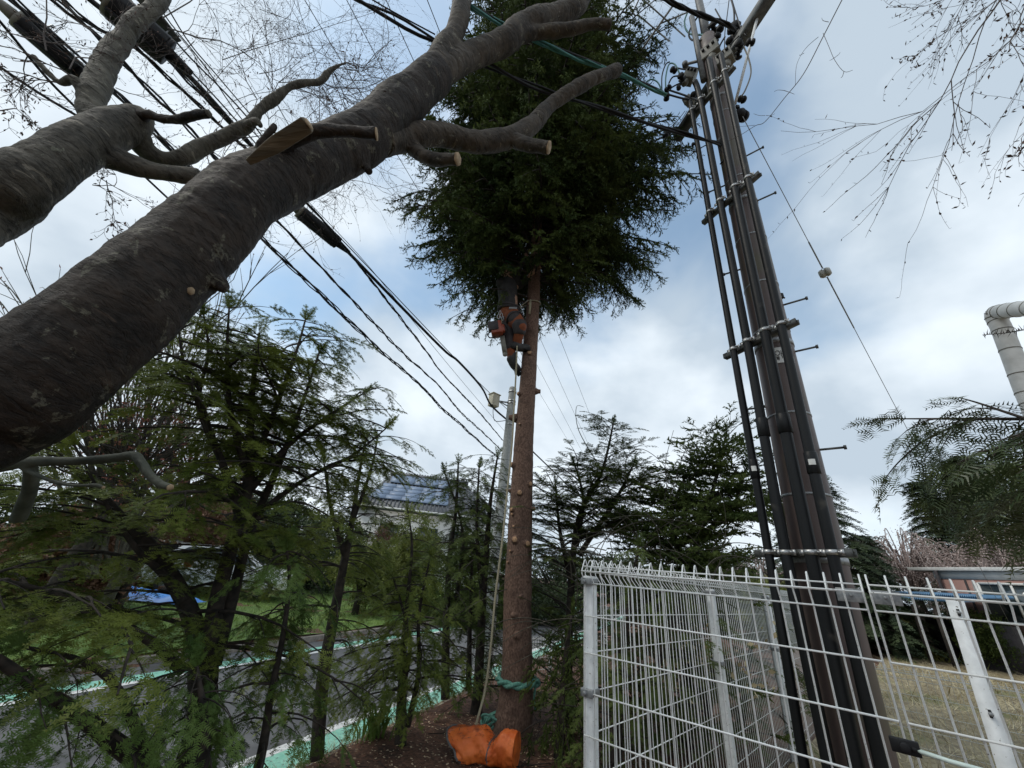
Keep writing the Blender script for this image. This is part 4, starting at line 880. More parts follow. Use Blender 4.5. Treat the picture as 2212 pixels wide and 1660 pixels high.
Q += [(3, 2, 1, 0), (4 * (n - 1), 4 * (n - 1) + 1, 4 * (n - 1) + 2, 4 * (n - 1) + 3)]
b.add(V, Q)
so = b.build('split_stub', mat('split_wood', (.075, .060, .036), (.17, .132, .080), .75, 5, bump=.7, bscale=14, stretch=(1, 6, 1)), near, bevel=.004)
cutface(p1 + d * .001 - v * rr_ * .42, d, rr_ * .72, so, 'cut')
# small pale wound on the trunk, on its surface
def surf(x, y, tgt, back=0.0):
    dg = bpy.context.evaluated_depsgraph_get(); r = ray(x, y); hit, loc, nn_, *_r = sc.ray_cast(dg, Vector(EYE), Vector(r).normalized())
    return (np.array(loc), np.array(nn_)) if hit else (None, None)
for (x, y, r_) in ((412, 629, .014),):
    l, n_ = surf(x, y, None)
    if l is not None: cutface(l - n_ * .002, n_, r_, near, 'cut', 'pruning_scar', .006)
# low grey branch at the left edge
lowb = empty('low_branch', P(-60, 1010, 2.1), 'smooth grey green low branch with two sawn ends coming in at the left edge', 'branch')
LB = [[(np.array([-1.9, .45, .95]), .045), pr(-160, 1030, 1.40, 19), pr(0, 1007, 1.44, 16), pr(58, 998, 1.44, 12.5), pr(146, 997, 1.45, 10.5), pr(237, 991, 1.48, 9.5), pr(288, 985, 1.48, 10), pr(304, 999, 1.46, 10), pr(322, 1026, 1.44, 9), pr(345, 1045, 1.42, 8.5), pr(367, 1053, 1.40, 8)],
      [pr(40, 1004, 1.44, 7), pr(70, 1022, 1.43, 6), pr(120, 1042, 1.40, 5), pr(160, 1049, 1.39, 4.5), pr(205, 1049, 1.38, 4.5), pr(222, 1053, 1.38, 4)],
      [pr(66, 1000, 1.44, 13), pr(66, 1050, 1.48, 14), pr(50, 1095, 1.51, 15), pr(40, 1120, 1.53, 15)],
      [pr(290, 988, 1.48, 5), pr(303, 1000, 1.44, 3.5), pr(308, 1025, 1.43, 3)]]
woody('branch_wood', LB, Mt['bark_greengrey'], lowb, .0045, lambda v: .002 * mnoise.noise(v * 12) + .001 * mnoise.noise(v * 40), lump=.03)
for st in (LB[0], LB[1]): p, r = st[-1]; dd = nrm_(p - st[-2][0]); cutface(p + dd * .001, dd, r * .9, lowb, 'cut')

# ------------------------------------------------------------------ bare twigs
def grow(b, buds, p, d, L, r, lv, rg, bend=.35, grav=0.0, spread=.75, nseg=6, kids=(3, 6), bud=.008, toward=None):
    pts = [p]; q = p.copy(); dd = nrm_(d); st = L / nseg; ch = []
    for k in range(nseg):
        dd = nrm_(dd + np.array([rg.gauss(0, bend), rg.gauss(0, bend), rg.gauss(0, bend)]) * .45 + np.array([0, 0, grav])); q = q + dd * st; pts.append(q)
        ch.append((q, dd))
    b.tube(np.array(pts), np.linspace(r, r * (.45 if lv > 0 else .5), len(pts)), 4 if r > .003 else 3, cap=False)
    if lv > 0:
        for k in range(rg.randint(*kids)):
            t = rg.randint(0, nseg - 1); c, cd = ch[t]; ax = nrm_([rg.gauss(0, 1), rg.gauss(0, 1), rg.gauss(0, 1)]); nd = nrm_(cd + np.cross(ax, cd) * spread * rg.uniform(.6, 1.3))
            grow(b, buds, c, nd, L * rg.uniform(.4, .68), r * .6, lv - 1, rg, bend, grav, spread, max(3, nseg - 1), kids, bud)
    if lv <= 1 and bud:
        for c, cd in ch[1:]:
            if rg.random() < (.8 if lv == 0 else .3):
                e = nrm_([rg.gauss(0, 1), rg.gauss(0, 1), rg.gauss(0, 1)]); w = nrm_(np.cross(e, cd)); s_ = bud * rg.uniform(.6, 1.5)
                buds.add([c, c + e * s_ * .5 + w * s_ * .25, c + e * s_ * 1.3, c + e * s_ * .5 - w * s_ * .25], [(0, 1, 2, 3)])
rg = random.Random(21); tw = MB(); bd = MB()
seeds = []
for k in range(26):   # along the pale limb
    f_ = rg.random(); st = limbs2[4]; i_ = 5 + int(f_ * 9.5); i_ = min(i_, len(st) - 2); seeds.append((st[i_][0], nrm_(np.array([rg.uniform(-.6, .9), rg.uniform(-.2, 1.0), rg.uniform(-.5, .9)])), rg.uniform(.35, .8), .0045))
for k in range(8): seeds.append((limbs2[4][-1][0], nrm_(HD(870 + rg.uniform(-60, 40), 110 + rg.uniform(-110, 120), 3.3) - limbs2[4][-1][0]), rg.uniform(.4, .7), .004))
for (p, d, L, r_) in seeds: grow(tw, bd, p, d, L, r_ * .7, 2, rg, bend=.45, bud=.011)
# farther network filling the upper left
def tgt(x, y, D, x2, y2, D2): a = HD(x, y, D); c = HD(x2, y2, D2); return a, nrm_(c - a), np.linalg.norm(c - a)
for (x, y, D, x2, y2, D2, r_) in [(360, 60, 3.0, 545, 75, 3.2, .007), (545, 75, 3.2, 585, 220, 3.3, .005), (380, 70, 3.0, 470, 160, 3.1, .006), (350, 40, 3.0, 620, -30, 3.6, .006), (560, 160, 3.4, 700, 60, 3.7, .005), (640, 220, 3.3, 760, 20, 3.8, .005),
        (740, 150, 3.3, 880, 100, 3.6, .005), (750, 140, 3.3, 840, 250, 3.5, .005), (740, 160, 3.3, 700, 260, 3.5, .004), (600, 220, 3.2, 560, 60, 3.5, .004), (590, 330, 2.8, 760, 320, 3.2, .004), (330, 290, 2.9, 480, 340, 3.1, .005), (320, 300, 2.9, 420, 330, 3.0, .004),
        (160, 170, 2.6, -20, 60, 2.8, .006), (130, 180, 2.6, 10, 170, 2.8, .006), (100, 110, 2.5, 120, -20, 2.8, .005), (60, 120, 2.5, -30, 200, 2.7, .004), (150, 150, 2.6, 230, 20, 3.0, .005), (0, 160, 2.5, 120, 250, 2.7, .004), (0, 240, 2.5, 150, 330, 2.7, .004), (-20, 60, 2.6, 90, 30, 2.8, .004),
        (690, 400, 3.2, 790, 470, 3.4, .005), (720, 380, 3.2, 860, 400, 3.5, .005), (760, 370, 3.2, 700, 470, 3.4, .004), (790, 340, 3.2, 880, 420, 3.4, .004), (640, 420, 3.2, 740, 440, 3.3, .004),
        (210, 380, 2.6, 330, 470, 2.7, .004), (200, 400, 2.6, 300, 410, 2.8, .004), (230, 390, 2.6, 240, 500, 2.7, .004), (430, -20, 3.4, 520, 120, 3.6, .005), (640, -20, 3.6, 580, 120, 3.8, .004), (780, 60, 3.7, 850, 20, 3.8, .003),
        (500, 220, 3.3, 640, 130, 3.6, .004), (440, 210, 3.2, 520, 90, 3.5, .004), (640, 330, 3.1, 580, 400, 3.2, .003), (480, 130, 3.5, 720, 90, 3.9, .005), (560, 20, 3.6, 760, 130, 3.9, .005), (420, 90, 3.3, 300, 200, 3.4, .004), (200, 60, 2.9, 60, -10, 3.0, .004), (250, 190, 2.9, 400, 250, 3.1, .004)]:
    a, d, L = tgt(x, y, D, x2, y2, D2); grow(tw, bd, a, d, L * .9, r_ * .72, 3 if L > .6 else 2, rg, bend=.42, kids=(4, 6), bud=.012)
tw.build('twigs', Mt['twig'], near); bd.build('buds', Mt['bud'], near)
# twigs hanging in at the top right, and over the pole
trt = empty('overhanging_twigs', HD(2150, -200, 3.0), 'fine budding twigs hanging down into the top right corner', 'branch')
tw = MB(); bd = MB(); rg = random.Random(5)
for (x, y, x2, y2, r_) in [(2140, -70, 1905, 120, .0028), (2130, -70, 1930, 160, .0026), (2180, -60, 2120, 330, .003), (2270, -60, 2130, 400, .003), (2240, -40, 2000, 300, .003), (2270, 80, 2120, 390, .0026), (2150, -60, 2050, 170, .0026), (2160, -40, 2170, 230, .005), (2250, -60, 2200, 200, .0026), (2280, 220, 2150, 380, .0024), (2210, -60, 2040, 190, .0026)]:
    a, d, L = tgt(x, y, 3.0, x2, y2, 2.7); grow(tw, bd, a, d, L * .76, r_ * 1.15, 2, rg, bend=.2, grav=-.02, spread=.55, nseg=8, kids=(4, 5), bud=.016)
tw.build('twigs', Mt['twig'], trt); bd.build('buds', Mt['bud'], trt)
vt = empty('trailing_twig', HD(1820, 0, 3.0), 'single long bare twig trailing diagonally from the top edge towards the pole', 'branch')
tw = MB(); bd = MB(); pp = catmull([HD(x, y, 2.9) for x, y in [(1835, -30), (1819, 0), (1778, 80), (1736, 160), (1694, 213), (1653, 263), (1632, 272), (1600, 292), (1572, 306)]], 6)
tw.tube(pp, np.linspace(.0045, .002, len(pp)), 5)
for (q) in [[(1778, 72), (1790, 100), (1803, 130), (1823, 155), (1842, 152)], [(1768, 80), (1745, 100), (1730, 120), (1720, 145), (1718, 185)], [(1694, 196), (1680, 195), (1672, 199)], [(1694, 196), (1706, 200), (1716, 204)], [(1653, 250), (1640, 250), (1628, 246)], [(1655, 250), (1665, 250), (1674, 246)],
          [(1803, 125), (1812, 118), (1815, 113)], [(1803, 125), (1795, 130), (1792, 131)], [(1823, 155), (1820, 165), (1816, 169)], [(1790, 48), (1778, 45), (1775, 39)], [(1737, 115), (1728, 120), (1727, 119)], [(1630, 271), (1610, 273), (1585, 275)]]:
    pq = catmull([HD(x, y, 2.9) for x, y in q], 4); tw.tube(pq, np.linspace(.0025, .0014, len(pq)), 4)
tw.build('twigs', Mt['twig'], vt)
vt = empty('budding_twigs', HD(1400, -60, 3.6), 'fine budding twigs dipping in from the top edge above the spruce and antenna', 'branch'); tw = MB()
for (x, y, x2, y2) in [(1500, -60, 1470, 40), (1400, -40, 1420, 60), (1330, -60, 1350, 60), (1280, -60, 1290, 70), (1560, -60, 1540, 20), (1140, -60, 1180, 60), (1380, -60, 1345, 30)]:
    a, d, L = tgt(x, y, 3.6, x2, y2, 3.5); grow(tw, bd, a, d, L, .003, 2, rg, bend=.25, kids=(2, 4), bud=.012)
tw.build('twigs', Mt['twig'], vt); bd.build('buds', Mt['bud'], vt)

# ------------------------------------------------------------------ the pruned spruce
SB = G(1105, 1595); SD = math.hypot(SB[0], SB[1])
spr = empty('spruce_tree', SB, 'tall spruce with a pruned bare trunk and dense dark crown, in the centre', 'tree')
sp_axis = [(np.array([SB[0], SB[1], -.1]), .205), (np.array([SB[0], SB[1], .05]), .185)] + [(HD(x, y, SD), r) for x, y, r in [(1114, 1520, .163), (1117, 1430, .150), (1118, 1300, .146), (1125, 1100, .134), (1132, 950, .119), (1142, 800, .107), (1152, 650, .095), (1157, 550, .086), (1163, 420, .072), (1170, 280, .055), (1178, 120, .04)]]
sp_axis.append((sp_axis[-1][0] + np.array([-.05, 0, 5.2]), .01))
spp, srr = catr(sp_axis, 10)
def lumpy(pp, rr, sides=40):
    V, Q = tube(pp, rr, sides); V = V.reshape(len(pp), sides, 3)
    for i in range(len(pp)):
        for k in range(sides):
            p = V[i, k]; n_ = p - pp[i]; v = Vector(p); V[i, k] = pp[i] + n_ * (1 + .05 * mnoise.noise(v * 3) + .035 * mnoise.noise(Vector((v.x * 30, v.y * 30, v.z * 17))))
    return V.reshape(-1, 3), Q
Ln = np.linspace(0, len(spp) - 1, 420); ppd = np.stack([np.interp(Ln, np.arange(len(spp)), spp[:, k]) for k in range(3)], 1); rrd = np.interp(Ln, np.arange(len(spp)), srr)
b = MB(); b.add(*lumpy(ppd, rrd)); b.build('trunk', Mt['spruce_bark'], spr, smooth=True)
def sp_at(z): return np.array([np.interp(z, spp[:, 2], spp[:, k]) for k in range(3)]), np.interp(z, spp[:, 2], srr)
def ontrunk(x, y, out=0):
    z = HD(x, y, SD - .15)[2]
    for _ in range(4):
        c, r = sp_at(z); R_ = ray(x, y); h = R_[:2]; o = EYE[:2]; # intersect horizontal circle
        A = h.dot(h); B = 2 * h.dot(o - c[:2]); C_ = (o - c[:2]).dot(o - c[:2]) - r * r; disc = B * B - 4 * A * C_
        s = (-B - math.sqrt(disc)) / (2 * A) if disc > 0 else -B / (2 * A)
        p = EYE + R_ * s; z = p[2]
    n_ = p - c; n_[2] = 0; n_ = nrm_(n_); return p, n_
for (x, y, r_, o_) in [(1144, 763, .030, .02), (1123, 852, .024, .03), (1108, 903, .030, .05), (1124, 917, .012, .02), (1109, 1005, .028, .03), (1144, 1046, .026, .02), (1123, 1065, .026, .02), (1107, 1101, .024, .02), (1108, 1112, .014, .02),
                     (1111, 1138, .013, .02), (1113, 1166, .030, .02), (1138, 1175, .028, .02), (1104, 1191, .012, .02), (1159, 846, .026, .05), (1145, 658, .026, .02), (1148, 1100, .02, .04), (1100, 1060, .012, .04), (1164, 580, .02, .03), (1099, 1215, .012, .02), (1110, 1330, .02, .008), (1118, 1375, .026, .006), (1141, 1445, .024, .004), (1140, 1255, .018, .006), (1125, 1290, .014, .004)]:
    p, n_ = ontrunk(x, y); d = nrm_(n_ + np.array([0, 0, -.12 if y > 1200 else .05])); b = MB()
    b.tube([p - d * .05, p - d * .005, p + d * o_ * .6, p + d * o_], [r_ * 2.1, r_ * 1.7, r_ * 1.12, r_ * 1.08], 16)
    st = b.build('branch_stub', Mt['spruce_bark'], spr, smooth=True)
    if y < 1240: cutface(p + d * (o_ + .0005), d, r_ * .98, st, 'cut_orange', th=.003)
# crown
rg = random.Random(11); br = MB(); fol = Fol(); nW = 0
z = 5.5
def crownL(z):
    pts = [(5.4, 1.3), (6.2, 2.0), (7.5, 2.45), (9, 2.45), (11, 2.15), (13, 1.65), (16, .95), (19, .35), (20.5, .1)]
    return np.interp(z, [p[0] for p in pts], [p[1] for p in pts])
while z < 20.3:
    n = 6 if z < 14 else 5; a0 = rg.uniform(0, 6.28)
    c, r = sp_at(min(z, spp[-1][2]))
    for k in range(n):
        az = a0 + k * 6.283 / n + rg.uniform(-.35, .35); L = crownL(z) * rg.uniform(.78, 1.15)
        if z < 6.1 and math.cos(az - 2.9) < -.2: L *= .75
        if z < 9: L *= 1 - .07 * max(0, math.cos(az - math.pi))
        bp = branchpath(c, az, L, .10 * rg.uniform(.2, 1.8) + (.25 if z > 12 else 0), .30 * rg.uniform(.6, 1.3), rg, 8, .03)
        dress(br, fol, bp, L, rg, .18, .050 if z < 9.5 else .062, 2 if z < 12 else 1, .36, 6, r0=.012 + .006 * L, sub=.40, start=.22 if z > 7 else .3, tilt=.6, wr=5)
    z += .17 if z < 12 else .22
br.build('branches', Mt['bark_dark'], spr, smooth=True); fol.build('crown', Mt['leaf_spruce'], spr, SH)
print('spruce shoots', fol.count())
# drooping twigs left below the climber's feet, lowest branch right of the trunk
br = MB(); fol = Fol()
for (z_, az, L) in [(5.0, 3.1, 1.2), (5.05, 3.6, 1.0), (5.2, 2.5, 1.1), (5.1, .1, .55), (5.4, -.4, 1.0), (5.5, .9, 1.1)]:
    c, r = sp_at(z_); bp = branchpath(c, az, L, .15, .45, rg, 8, .04); dress(br, fol, bp, L, rg, .12, .06, 1, .6, 6, r0=.016, start=.3, tilt=.6)
br.build('low_branches', Mt['bark_dark'], spr, smooth=True); fol.build('low_foliage', Mt['leaf_spruce'], spr, SH)

# ------------------------------------------------------------------ evergreen row and yews
GR = 'evergreens between the path and the road'
Lf = lambda a, c=.5: (lambda t, g: a * (1.05 - t * .62) * g.uniform(.5, 1.2))
S1 = [rootstem(stem([(428, 1600, 30), (436, 1450, 27), (428, 1380, 22), (395, 1290, 20), (330, 1190, 19), (262, 1120, 15), (200, 1050, 11), (130, 985, 7)], 2.9, 3.1)),
      stem([(445, 1480, 22), (462, 1330, 18), (500, 1180, 16), (535, 1050, 14), (540, 930, 11), (548, 820, 8), (560, 720, 4)], 2.9, 3.1),
      stem([(460, 1440, 16), (500, 1300, 13), (540, 1150, 11), (600, 1010, 9), (650, 880, 6), (690, 760, 3)], 2.9, 3.3),
      stem([(520, 1120, 10), (480, 1000, 8), (440, 900, 7), (400, 800, 5), (385, 700, 3)], 3.0, 2.9),
      stem([(540, 1040, 8), (500, 900, 7), (490, 780, 5), (495, 665, 3)], 3.0, 2.9),
      stem([(540, 1060, 8), (620, 965, 7), (700, 905, 5), (785, 850, 3)], 3.0, 3.1), stem([(545, 1010, 7), (600, 870, 6), (640, 760, 4), (660, 690, 3)], 3.0, 3.2), stem([(555, 1110, 7), (660, 1035, 5), (760, 985, 4), (835, 925, 2.5)], 3.0, 3.1), stem([(480, 1000, 6), (430, 880, 5), (450, 760, 4), (440, 680, 3)], 3.0, 3.0),
      stem([(395, 1450, 11), (327, 1387, 10), (228, 1330, 9), (120, 1285, 8), (15, 1257, 7), (-80, 1240, 6)], 2.8, 2.5),
      stem([(395, 1300, 9), (350, 1240, 8), (290, 1180, 7), (230, 1090, 5), (160, 960, 3)], 2.9, 2.9)]
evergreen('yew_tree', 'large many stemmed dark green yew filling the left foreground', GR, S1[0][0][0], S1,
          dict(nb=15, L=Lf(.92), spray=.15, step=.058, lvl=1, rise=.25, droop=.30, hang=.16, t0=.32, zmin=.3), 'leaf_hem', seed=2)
S1b = [stem([(330, 1720, 22), (228, 1590, 17), (110, 1510, 15), (0, 1429, 14), (-120, 1370, 12)], 2.5, 2.2), stem([(345, 1700, 14), (260, 1500, 10), (180, 1430, 8), (60, 1400, 6)], 2.5, 2.4)]
evergreen('yew_tree', 'low spreading yew limb with heavy sprays in the bottom left corner', GR, S1b[0][0][0] * [1, 1, 0], [rootstem(S1b[0]), S1b[1]],
          dict(nb=12, L=Lf(.62), spray=.13, step=.06, lvl=1, rise=.2, droop=.45, hang=.25, t0=.1, zmin=-.3), 'leaf_hem_b', seed=5)
# pendulous bluish sprays in front of the yew
S1c = [stem([(425, 1700, 14), (440, 1560, 11), (430, 1480, 8), (425, 1440, 5)], 2.35)]
evergreen('yew_sapling', 'bluish green drooping yew sapling in front of the multi stemmed yew', GR, G(425, 1720, -.1), [rootstem(S1c[0])],
          dict(nb=26, L=Lf(.42), spray=.13, step=.05, lvl=1, rise=.2, droop=.9, hang=.45, t0=.05, zmin=-.3), 'leaf_hem_b', seed=9)
S1d = [rootstem(stem([(560, 1650, 10), (585, 1500, 8), (610, 1380, 7), (625, 1260, 6), (620, 1190, 4)], 2.7, 2.6))]
evergreen('yew_sapling', 'young yew with arched feathery tips right of the multi stemmed yew', GR, S1d[0][0][0], S1d,
          dict(nb=17, L=Lf(.60), spray=.145, step=.060, lvl=1, rise=.15, droop=.7, hang=.3, t0=.1), 'leaf_hem_b', seed=14)
S2 = [rootstem(stem([(684, 1640, 14), (700, 1450, 14), (735, 1260, 11), (760, 1130, 8), (775, 1030, 5), (790, 950, 2.5)], 3.9)), stem([(735, 1260, 8), (755, 1150, 6), (800, 1020, 4), (815, 950, 2.5)], 3.9, 4.0), stem([(745, 1200, 7), (715, 1100, 5), (700, 1000, 3)], 3.9)]
evergreen('yew_tree', 'thin straight yew with a dark bare lower trunk, left of the green road line', GR, S2[0][0][0], S2,
          dict(nb=17, L=Lf(.75), spray=.14, step=.07, lvl=1, rise=.2, droop=.35, hang=.18, t0=.1, keep=.8), 'leaf_hem', seed=3)
S3 = [rootstem(stem([(865, 1612, 13), (868, 1500, 11), (872, 1400, 8), (880, 1300, 6), (890, 1180, 4), (880, 1100, 2)], 4.3)), stem([(880, 1570, 7), (905, 1450, 6), (905, 1330, 5), (930, 1200, 3)], 4.3), stem([(872, 1480, 6), (885, 1380, 5), (850, 1250, 3)], 4.3)]
evergreen('yew_tree', 'three stemmed yew rising from the brown mulch left of the spruce', GR, S3[0][0][0], S3,
          dict(nb=20, L=Lf(.75), spray=.14, step=.07, lvl=1, rise=.15, droop=.4, hang=.2, t0=.2, keep=.75), 'leaf_hem', seed=4)
S4 = [rootstem(stem([(962, 1510, 10), (964, 1350, 9), (972, 1200, 7), (985, 1100, 5), (990, 1000, 3)], 5.6)), stem([(985, 1300, 5), (1000, 1150, 4), (960, 1020, 3)], 5.6)]
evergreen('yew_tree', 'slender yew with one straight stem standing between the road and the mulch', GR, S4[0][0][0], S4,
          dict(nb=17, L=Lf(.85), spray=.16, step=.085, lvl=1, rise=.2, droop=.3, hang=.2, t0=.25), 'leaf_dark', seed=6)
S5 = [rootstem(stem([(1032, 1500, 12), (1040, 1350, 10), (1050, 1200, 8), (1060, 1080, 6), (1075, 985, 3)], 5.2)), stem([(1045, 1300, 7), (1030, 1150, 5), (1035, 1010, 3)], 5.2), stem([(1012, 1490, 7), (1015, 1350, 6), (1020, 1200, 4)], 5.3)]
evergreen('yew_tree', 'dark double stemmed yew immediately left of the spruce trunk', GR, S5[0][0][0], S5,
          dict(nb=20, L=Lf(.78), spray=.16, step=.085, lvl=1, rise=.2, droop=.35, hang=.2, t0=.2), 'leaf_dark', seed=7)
S6 = [rootstem(stem([(1225, 1560, 12), (1228, 1400, 10), (1235, 1250, 9), (1250, 1120, 7), (1300, 1020, 5), (1325, 915, 3)], 5.0)), stem([(1235, 1260, 7), (1210, 1150, 5), (1200, 1050, 3)], 5.0), stem([(1250, 1200, 6), (1330, 1080, 5), (1370, 1000, 3)], 5.0, 5.1), stem([(1245, 1180, 6), (1260, 1080, 4), (1240, 1000, 3)], 5.0)]
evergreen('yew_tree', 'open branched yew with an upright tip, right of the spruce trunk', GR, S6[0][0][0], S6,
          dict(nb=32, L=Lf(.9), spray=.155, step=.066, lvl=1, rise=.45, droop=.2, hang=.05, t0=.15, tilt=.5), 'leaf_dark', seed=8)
S7 = [rootstem(stem([(1480, 1560, 14), (1490, 1350, 12), (1500, 1200, 9), (1540, 1060, 6), (1567, 945, 3)], 5.2)), stem([(1490, 1250, 8), (1450, 1120, 6), (1490, 1010, 3)], 5.2), stem([(1510, 1160, 7), (1580, 1100, 5), (1610, 1020, 3)], 5.2), stem([(1480, 1350, 8), (1400, 1200, 6), (1350, 1120, 3)], 5.1)]
evergreen('yew_tree', 'dense bushy evergreen with spiky upright shoots just left of the black pipes', GR, S7[0][0][0], S7,
          dict(nb=36, L=Lf(.85), spray=.17, step=.07, lvl=1, rise=.5, droop=.15, hang=.05, t0=.1, tilt=.6), 'leaf_dark', seed=10, protos=SH)
S8 = [rootstem(stem([(1330, 1640, 14), (1340, 1450, 11), (1360, 1300, 8), (1380, 1180, 4)], 3.9)), stem([(1400, 1500, 8), (1450, 1350, 6), (1480, 1260, 3)], 3.9)]
evergreen('evergreen_bush', 'dark evergreen bush behind the receding mesh fence', GR, S8[0][0][0], S8,
          dict(nb=34, L=Lf(.65), spray=.15, step=.08, lvl=1, rise=.2, droop=.3, hang=.2, t0=.05), 'leaf_dark', seed=12)
S8b = [rootstem(stem([(1520, 1640, 12), (1535, 1480, 9), (1548, 1330, 5)], 5.0)), stem([(1430, 1560, 9), (1420, 1420, 7), (1410, 1300, 4)], 5.0), stem([(1600, 1560, 9), (1620, 1420, 6), (1630, 1300, 4)], 5.6)]
evergreen('evergreen_bush', 'low dark evergreen bush seen through the middle of the receding fence', GR, S8b[0][0][0], S8b,
          dict(nb=26, L=Lf(.7), spray=.18, step=.09, lvl=1, rise=.2, droop=.3, hang=.2, t0=.05), 'leaf_dark', seed=22)
S9 = [rootstem(stem([(1205, 1660, 12), (1215, 1520, 10), (1225, 1400, 7), (1235, 1330, 4)], 4.3))]
evergreen('small_spruce', 'small spruce with hanging brushlike boughs at the right foot of the big trunk', GR, S9[0][0][0], S9,
          dict(nb=34, L=Lf(.55), spray=.15, step=.065, lvl=1, rise=.1, droop=.75, hang=.6, t0=.02, tilt=.5), 'leaf_dark', seed=13, protos=SH)
# bare shrub vines
rg = random.Random(33)
vn = empty('bare_vines', G(1420, 1500) * [1, 1, 0], 'tangle of pale leafless vines arching over the bushes behind the fence', 'vines'); b = MB()
for k in range(85):
    x = rg.uniform(1190, 1560); y = rg.uniform(1180, 1400); D = rg.uniform(4.2, 4.9); a = HD(x, y, D); d = nrm_([rg.gauss(0, 1), rg.gauss(0, .4), rg.uniform(.3, 1.4)]); L = rg.uniform(.5, 1.5); pts = [a]; q = a.copy(); c = rg.uniform(-.5, .5)
    for j_ in range(9): d = nrm_(d + np.array([c * .4, rg.gauss(0, .1), -.16])); q = q + d * L / 9; pts.append(q)
    b.tube(catmull(pts, 2), np.linspace(.005, .002, 19), 4)
for (q) in [[(1420, 1150), (1440, 1050), (1437, 1000), (1455, 930)], [(1440, 1100), (1470, 1000), (1500, 930)], [(1480, 1200), (1530, 1100), (1490, 1050), (1400, 1010), (1345, 1020)], [(1380, 1150), (1350, 1010), (1380, 970), (1430, 1000), (1460, 1060)], [(1520, 1250), (1560, 1150), (1610, 1260)],
          [(1200, 1060), (1180, 1020), (1165, 1010)], [(1180, 1090), (1230, 1070), (1290, 1080)], [(1290, 1000), (1250, 930), (1245, 880), (1262, 880)]]:
    pq = catmull([HD(x, y, 4.8) for x, y in q], 5); b.tube(pq, np.linspace(.006, .0025, len(pq)), 4)
b.build('stems', Mt['bark_pale'], vn, smooth=True)
b = MB()
for k in range(90):
    c = HD(rg.uniform(1400, 1680), rg.uniform(1340, 1520), rg.uniform(3.6, 4.6)); a = nrm_([rg.gauss(0, 1), rg.gauss(0, 1), rg.gauss(0, 1)]); e = nrm_(np.cross(a, [rg.gauss(0, 1), 1, 0])); s_ = rg.uniform(.01, .03); b.add([c - a * s_, c - e * s_ * .6, c + a * s_, c + e * s_ * .6], [(0, 1, 2, 3)])
b.build('dead_leaves', Mt['straw'], vn)

# near fir branches at the right edge
fb = empty('fir_branch', HD(2330, 950, 1.9) , 'close fir branch with long flat needles reaching in from the right edge', 'branch'); rg = random.Random(17)
br = MB(); fol = Fol(1.2)
def firb(px, D, D2, r0, L, spray, lvl=1, start=.1, step=.06):
    pp = catmull([HD(x, y, D + (D2 - D) * k / (len(px) - 1)) for k, (x, y) in enumerate(px)], 4); dress(br, fol, pp, L, rg, spray * 1.15, step * .9, lvl, .35, 4, r0=r0, sub=.32, start=start, tilt=.35)
firb([(2330, 900), (2250, 905), (2130, 905), (2030, 905), (1960, 905), (1888, 905)], 1.9, 2.0, .007, .95, .105, start=.25)
firb([(2330, 940), (2200, 900), (2110, 870), (2073, 860)], 1.8, 1.9, .006, .6, .10, start=.3)
firb([(2110, 905), (2040, 930), (1985, 960), (1940, 1000), (1915, 1030)], 1.95, 1.9, .005, .5, .12, start=.15, step=.05)
firb([(2330, 960), (2200, 960), (2100, 985), (2040, 1030), (2020, 1060)], 1.8, 1.9, .007, .75, .11)
firb([(2330, 1010), (2230, 1000), (2130, 1030), (2060, 1080)], 1.7, 1.85, .007, .7, .11)
firb([(2340, 1060), (2250, 1050), (2160, 1080), (2110, 1130)], 1.6, 1.8, .007, .6, .11)
firb([(2330, 930), (2240, 930), (2170, 960), (2120, 1000)], 1.6, 1.7, .007, .6, .11)
firb([(2350, 1120), (2290, 1110), (2210, 1130)], 1.5, 1.6, .006, .4, .11)
firb([(2350, 1000), (2280, 990), (2200, 1010)], 1.4, 1.45, .006, .4, .11)
firb([(2350, 1080), (2300, 1060), (2230, 1060)], 1.4, 1.45, .006, .4, .11)
br.build('branch_wood', Mt['bark_dark'], fb, smooth=True); fol.build('needles', Mt['fir_near'], fb, FRL)
# lone needled twig in front of the wrapped pipe
ft = empty('fir_twig', HD(2330, 705, 1.9), 'thin fir twig with short upright needles crossing the white pipe', 'branch'); b = MB(); V = []; pp = catmull([HD(x, y, 1.9) for x, y in [(2330, 700), (2212, 713), (2170, 720), (2122, 724)]], 8)
b.tube(pp, np.linspace(.0022, .001, len(pp)), 5)
for k in range(48):
    p, d = along(pp, k / 48 * .99); s_ = nrm_([rg.gauss(0, .4), rg.gauss(0, .4), 1.2 if rg.random() < .7 else -.3]); q = d * .0014; L = .018 * rg.uniform(.6, 1.3); b.add([p - q, p + q, p + nrm_(s_ - d * .3) * L], None, [(0, 1, 2)])
b.build('needles', Mt['bark_dark'], ft)
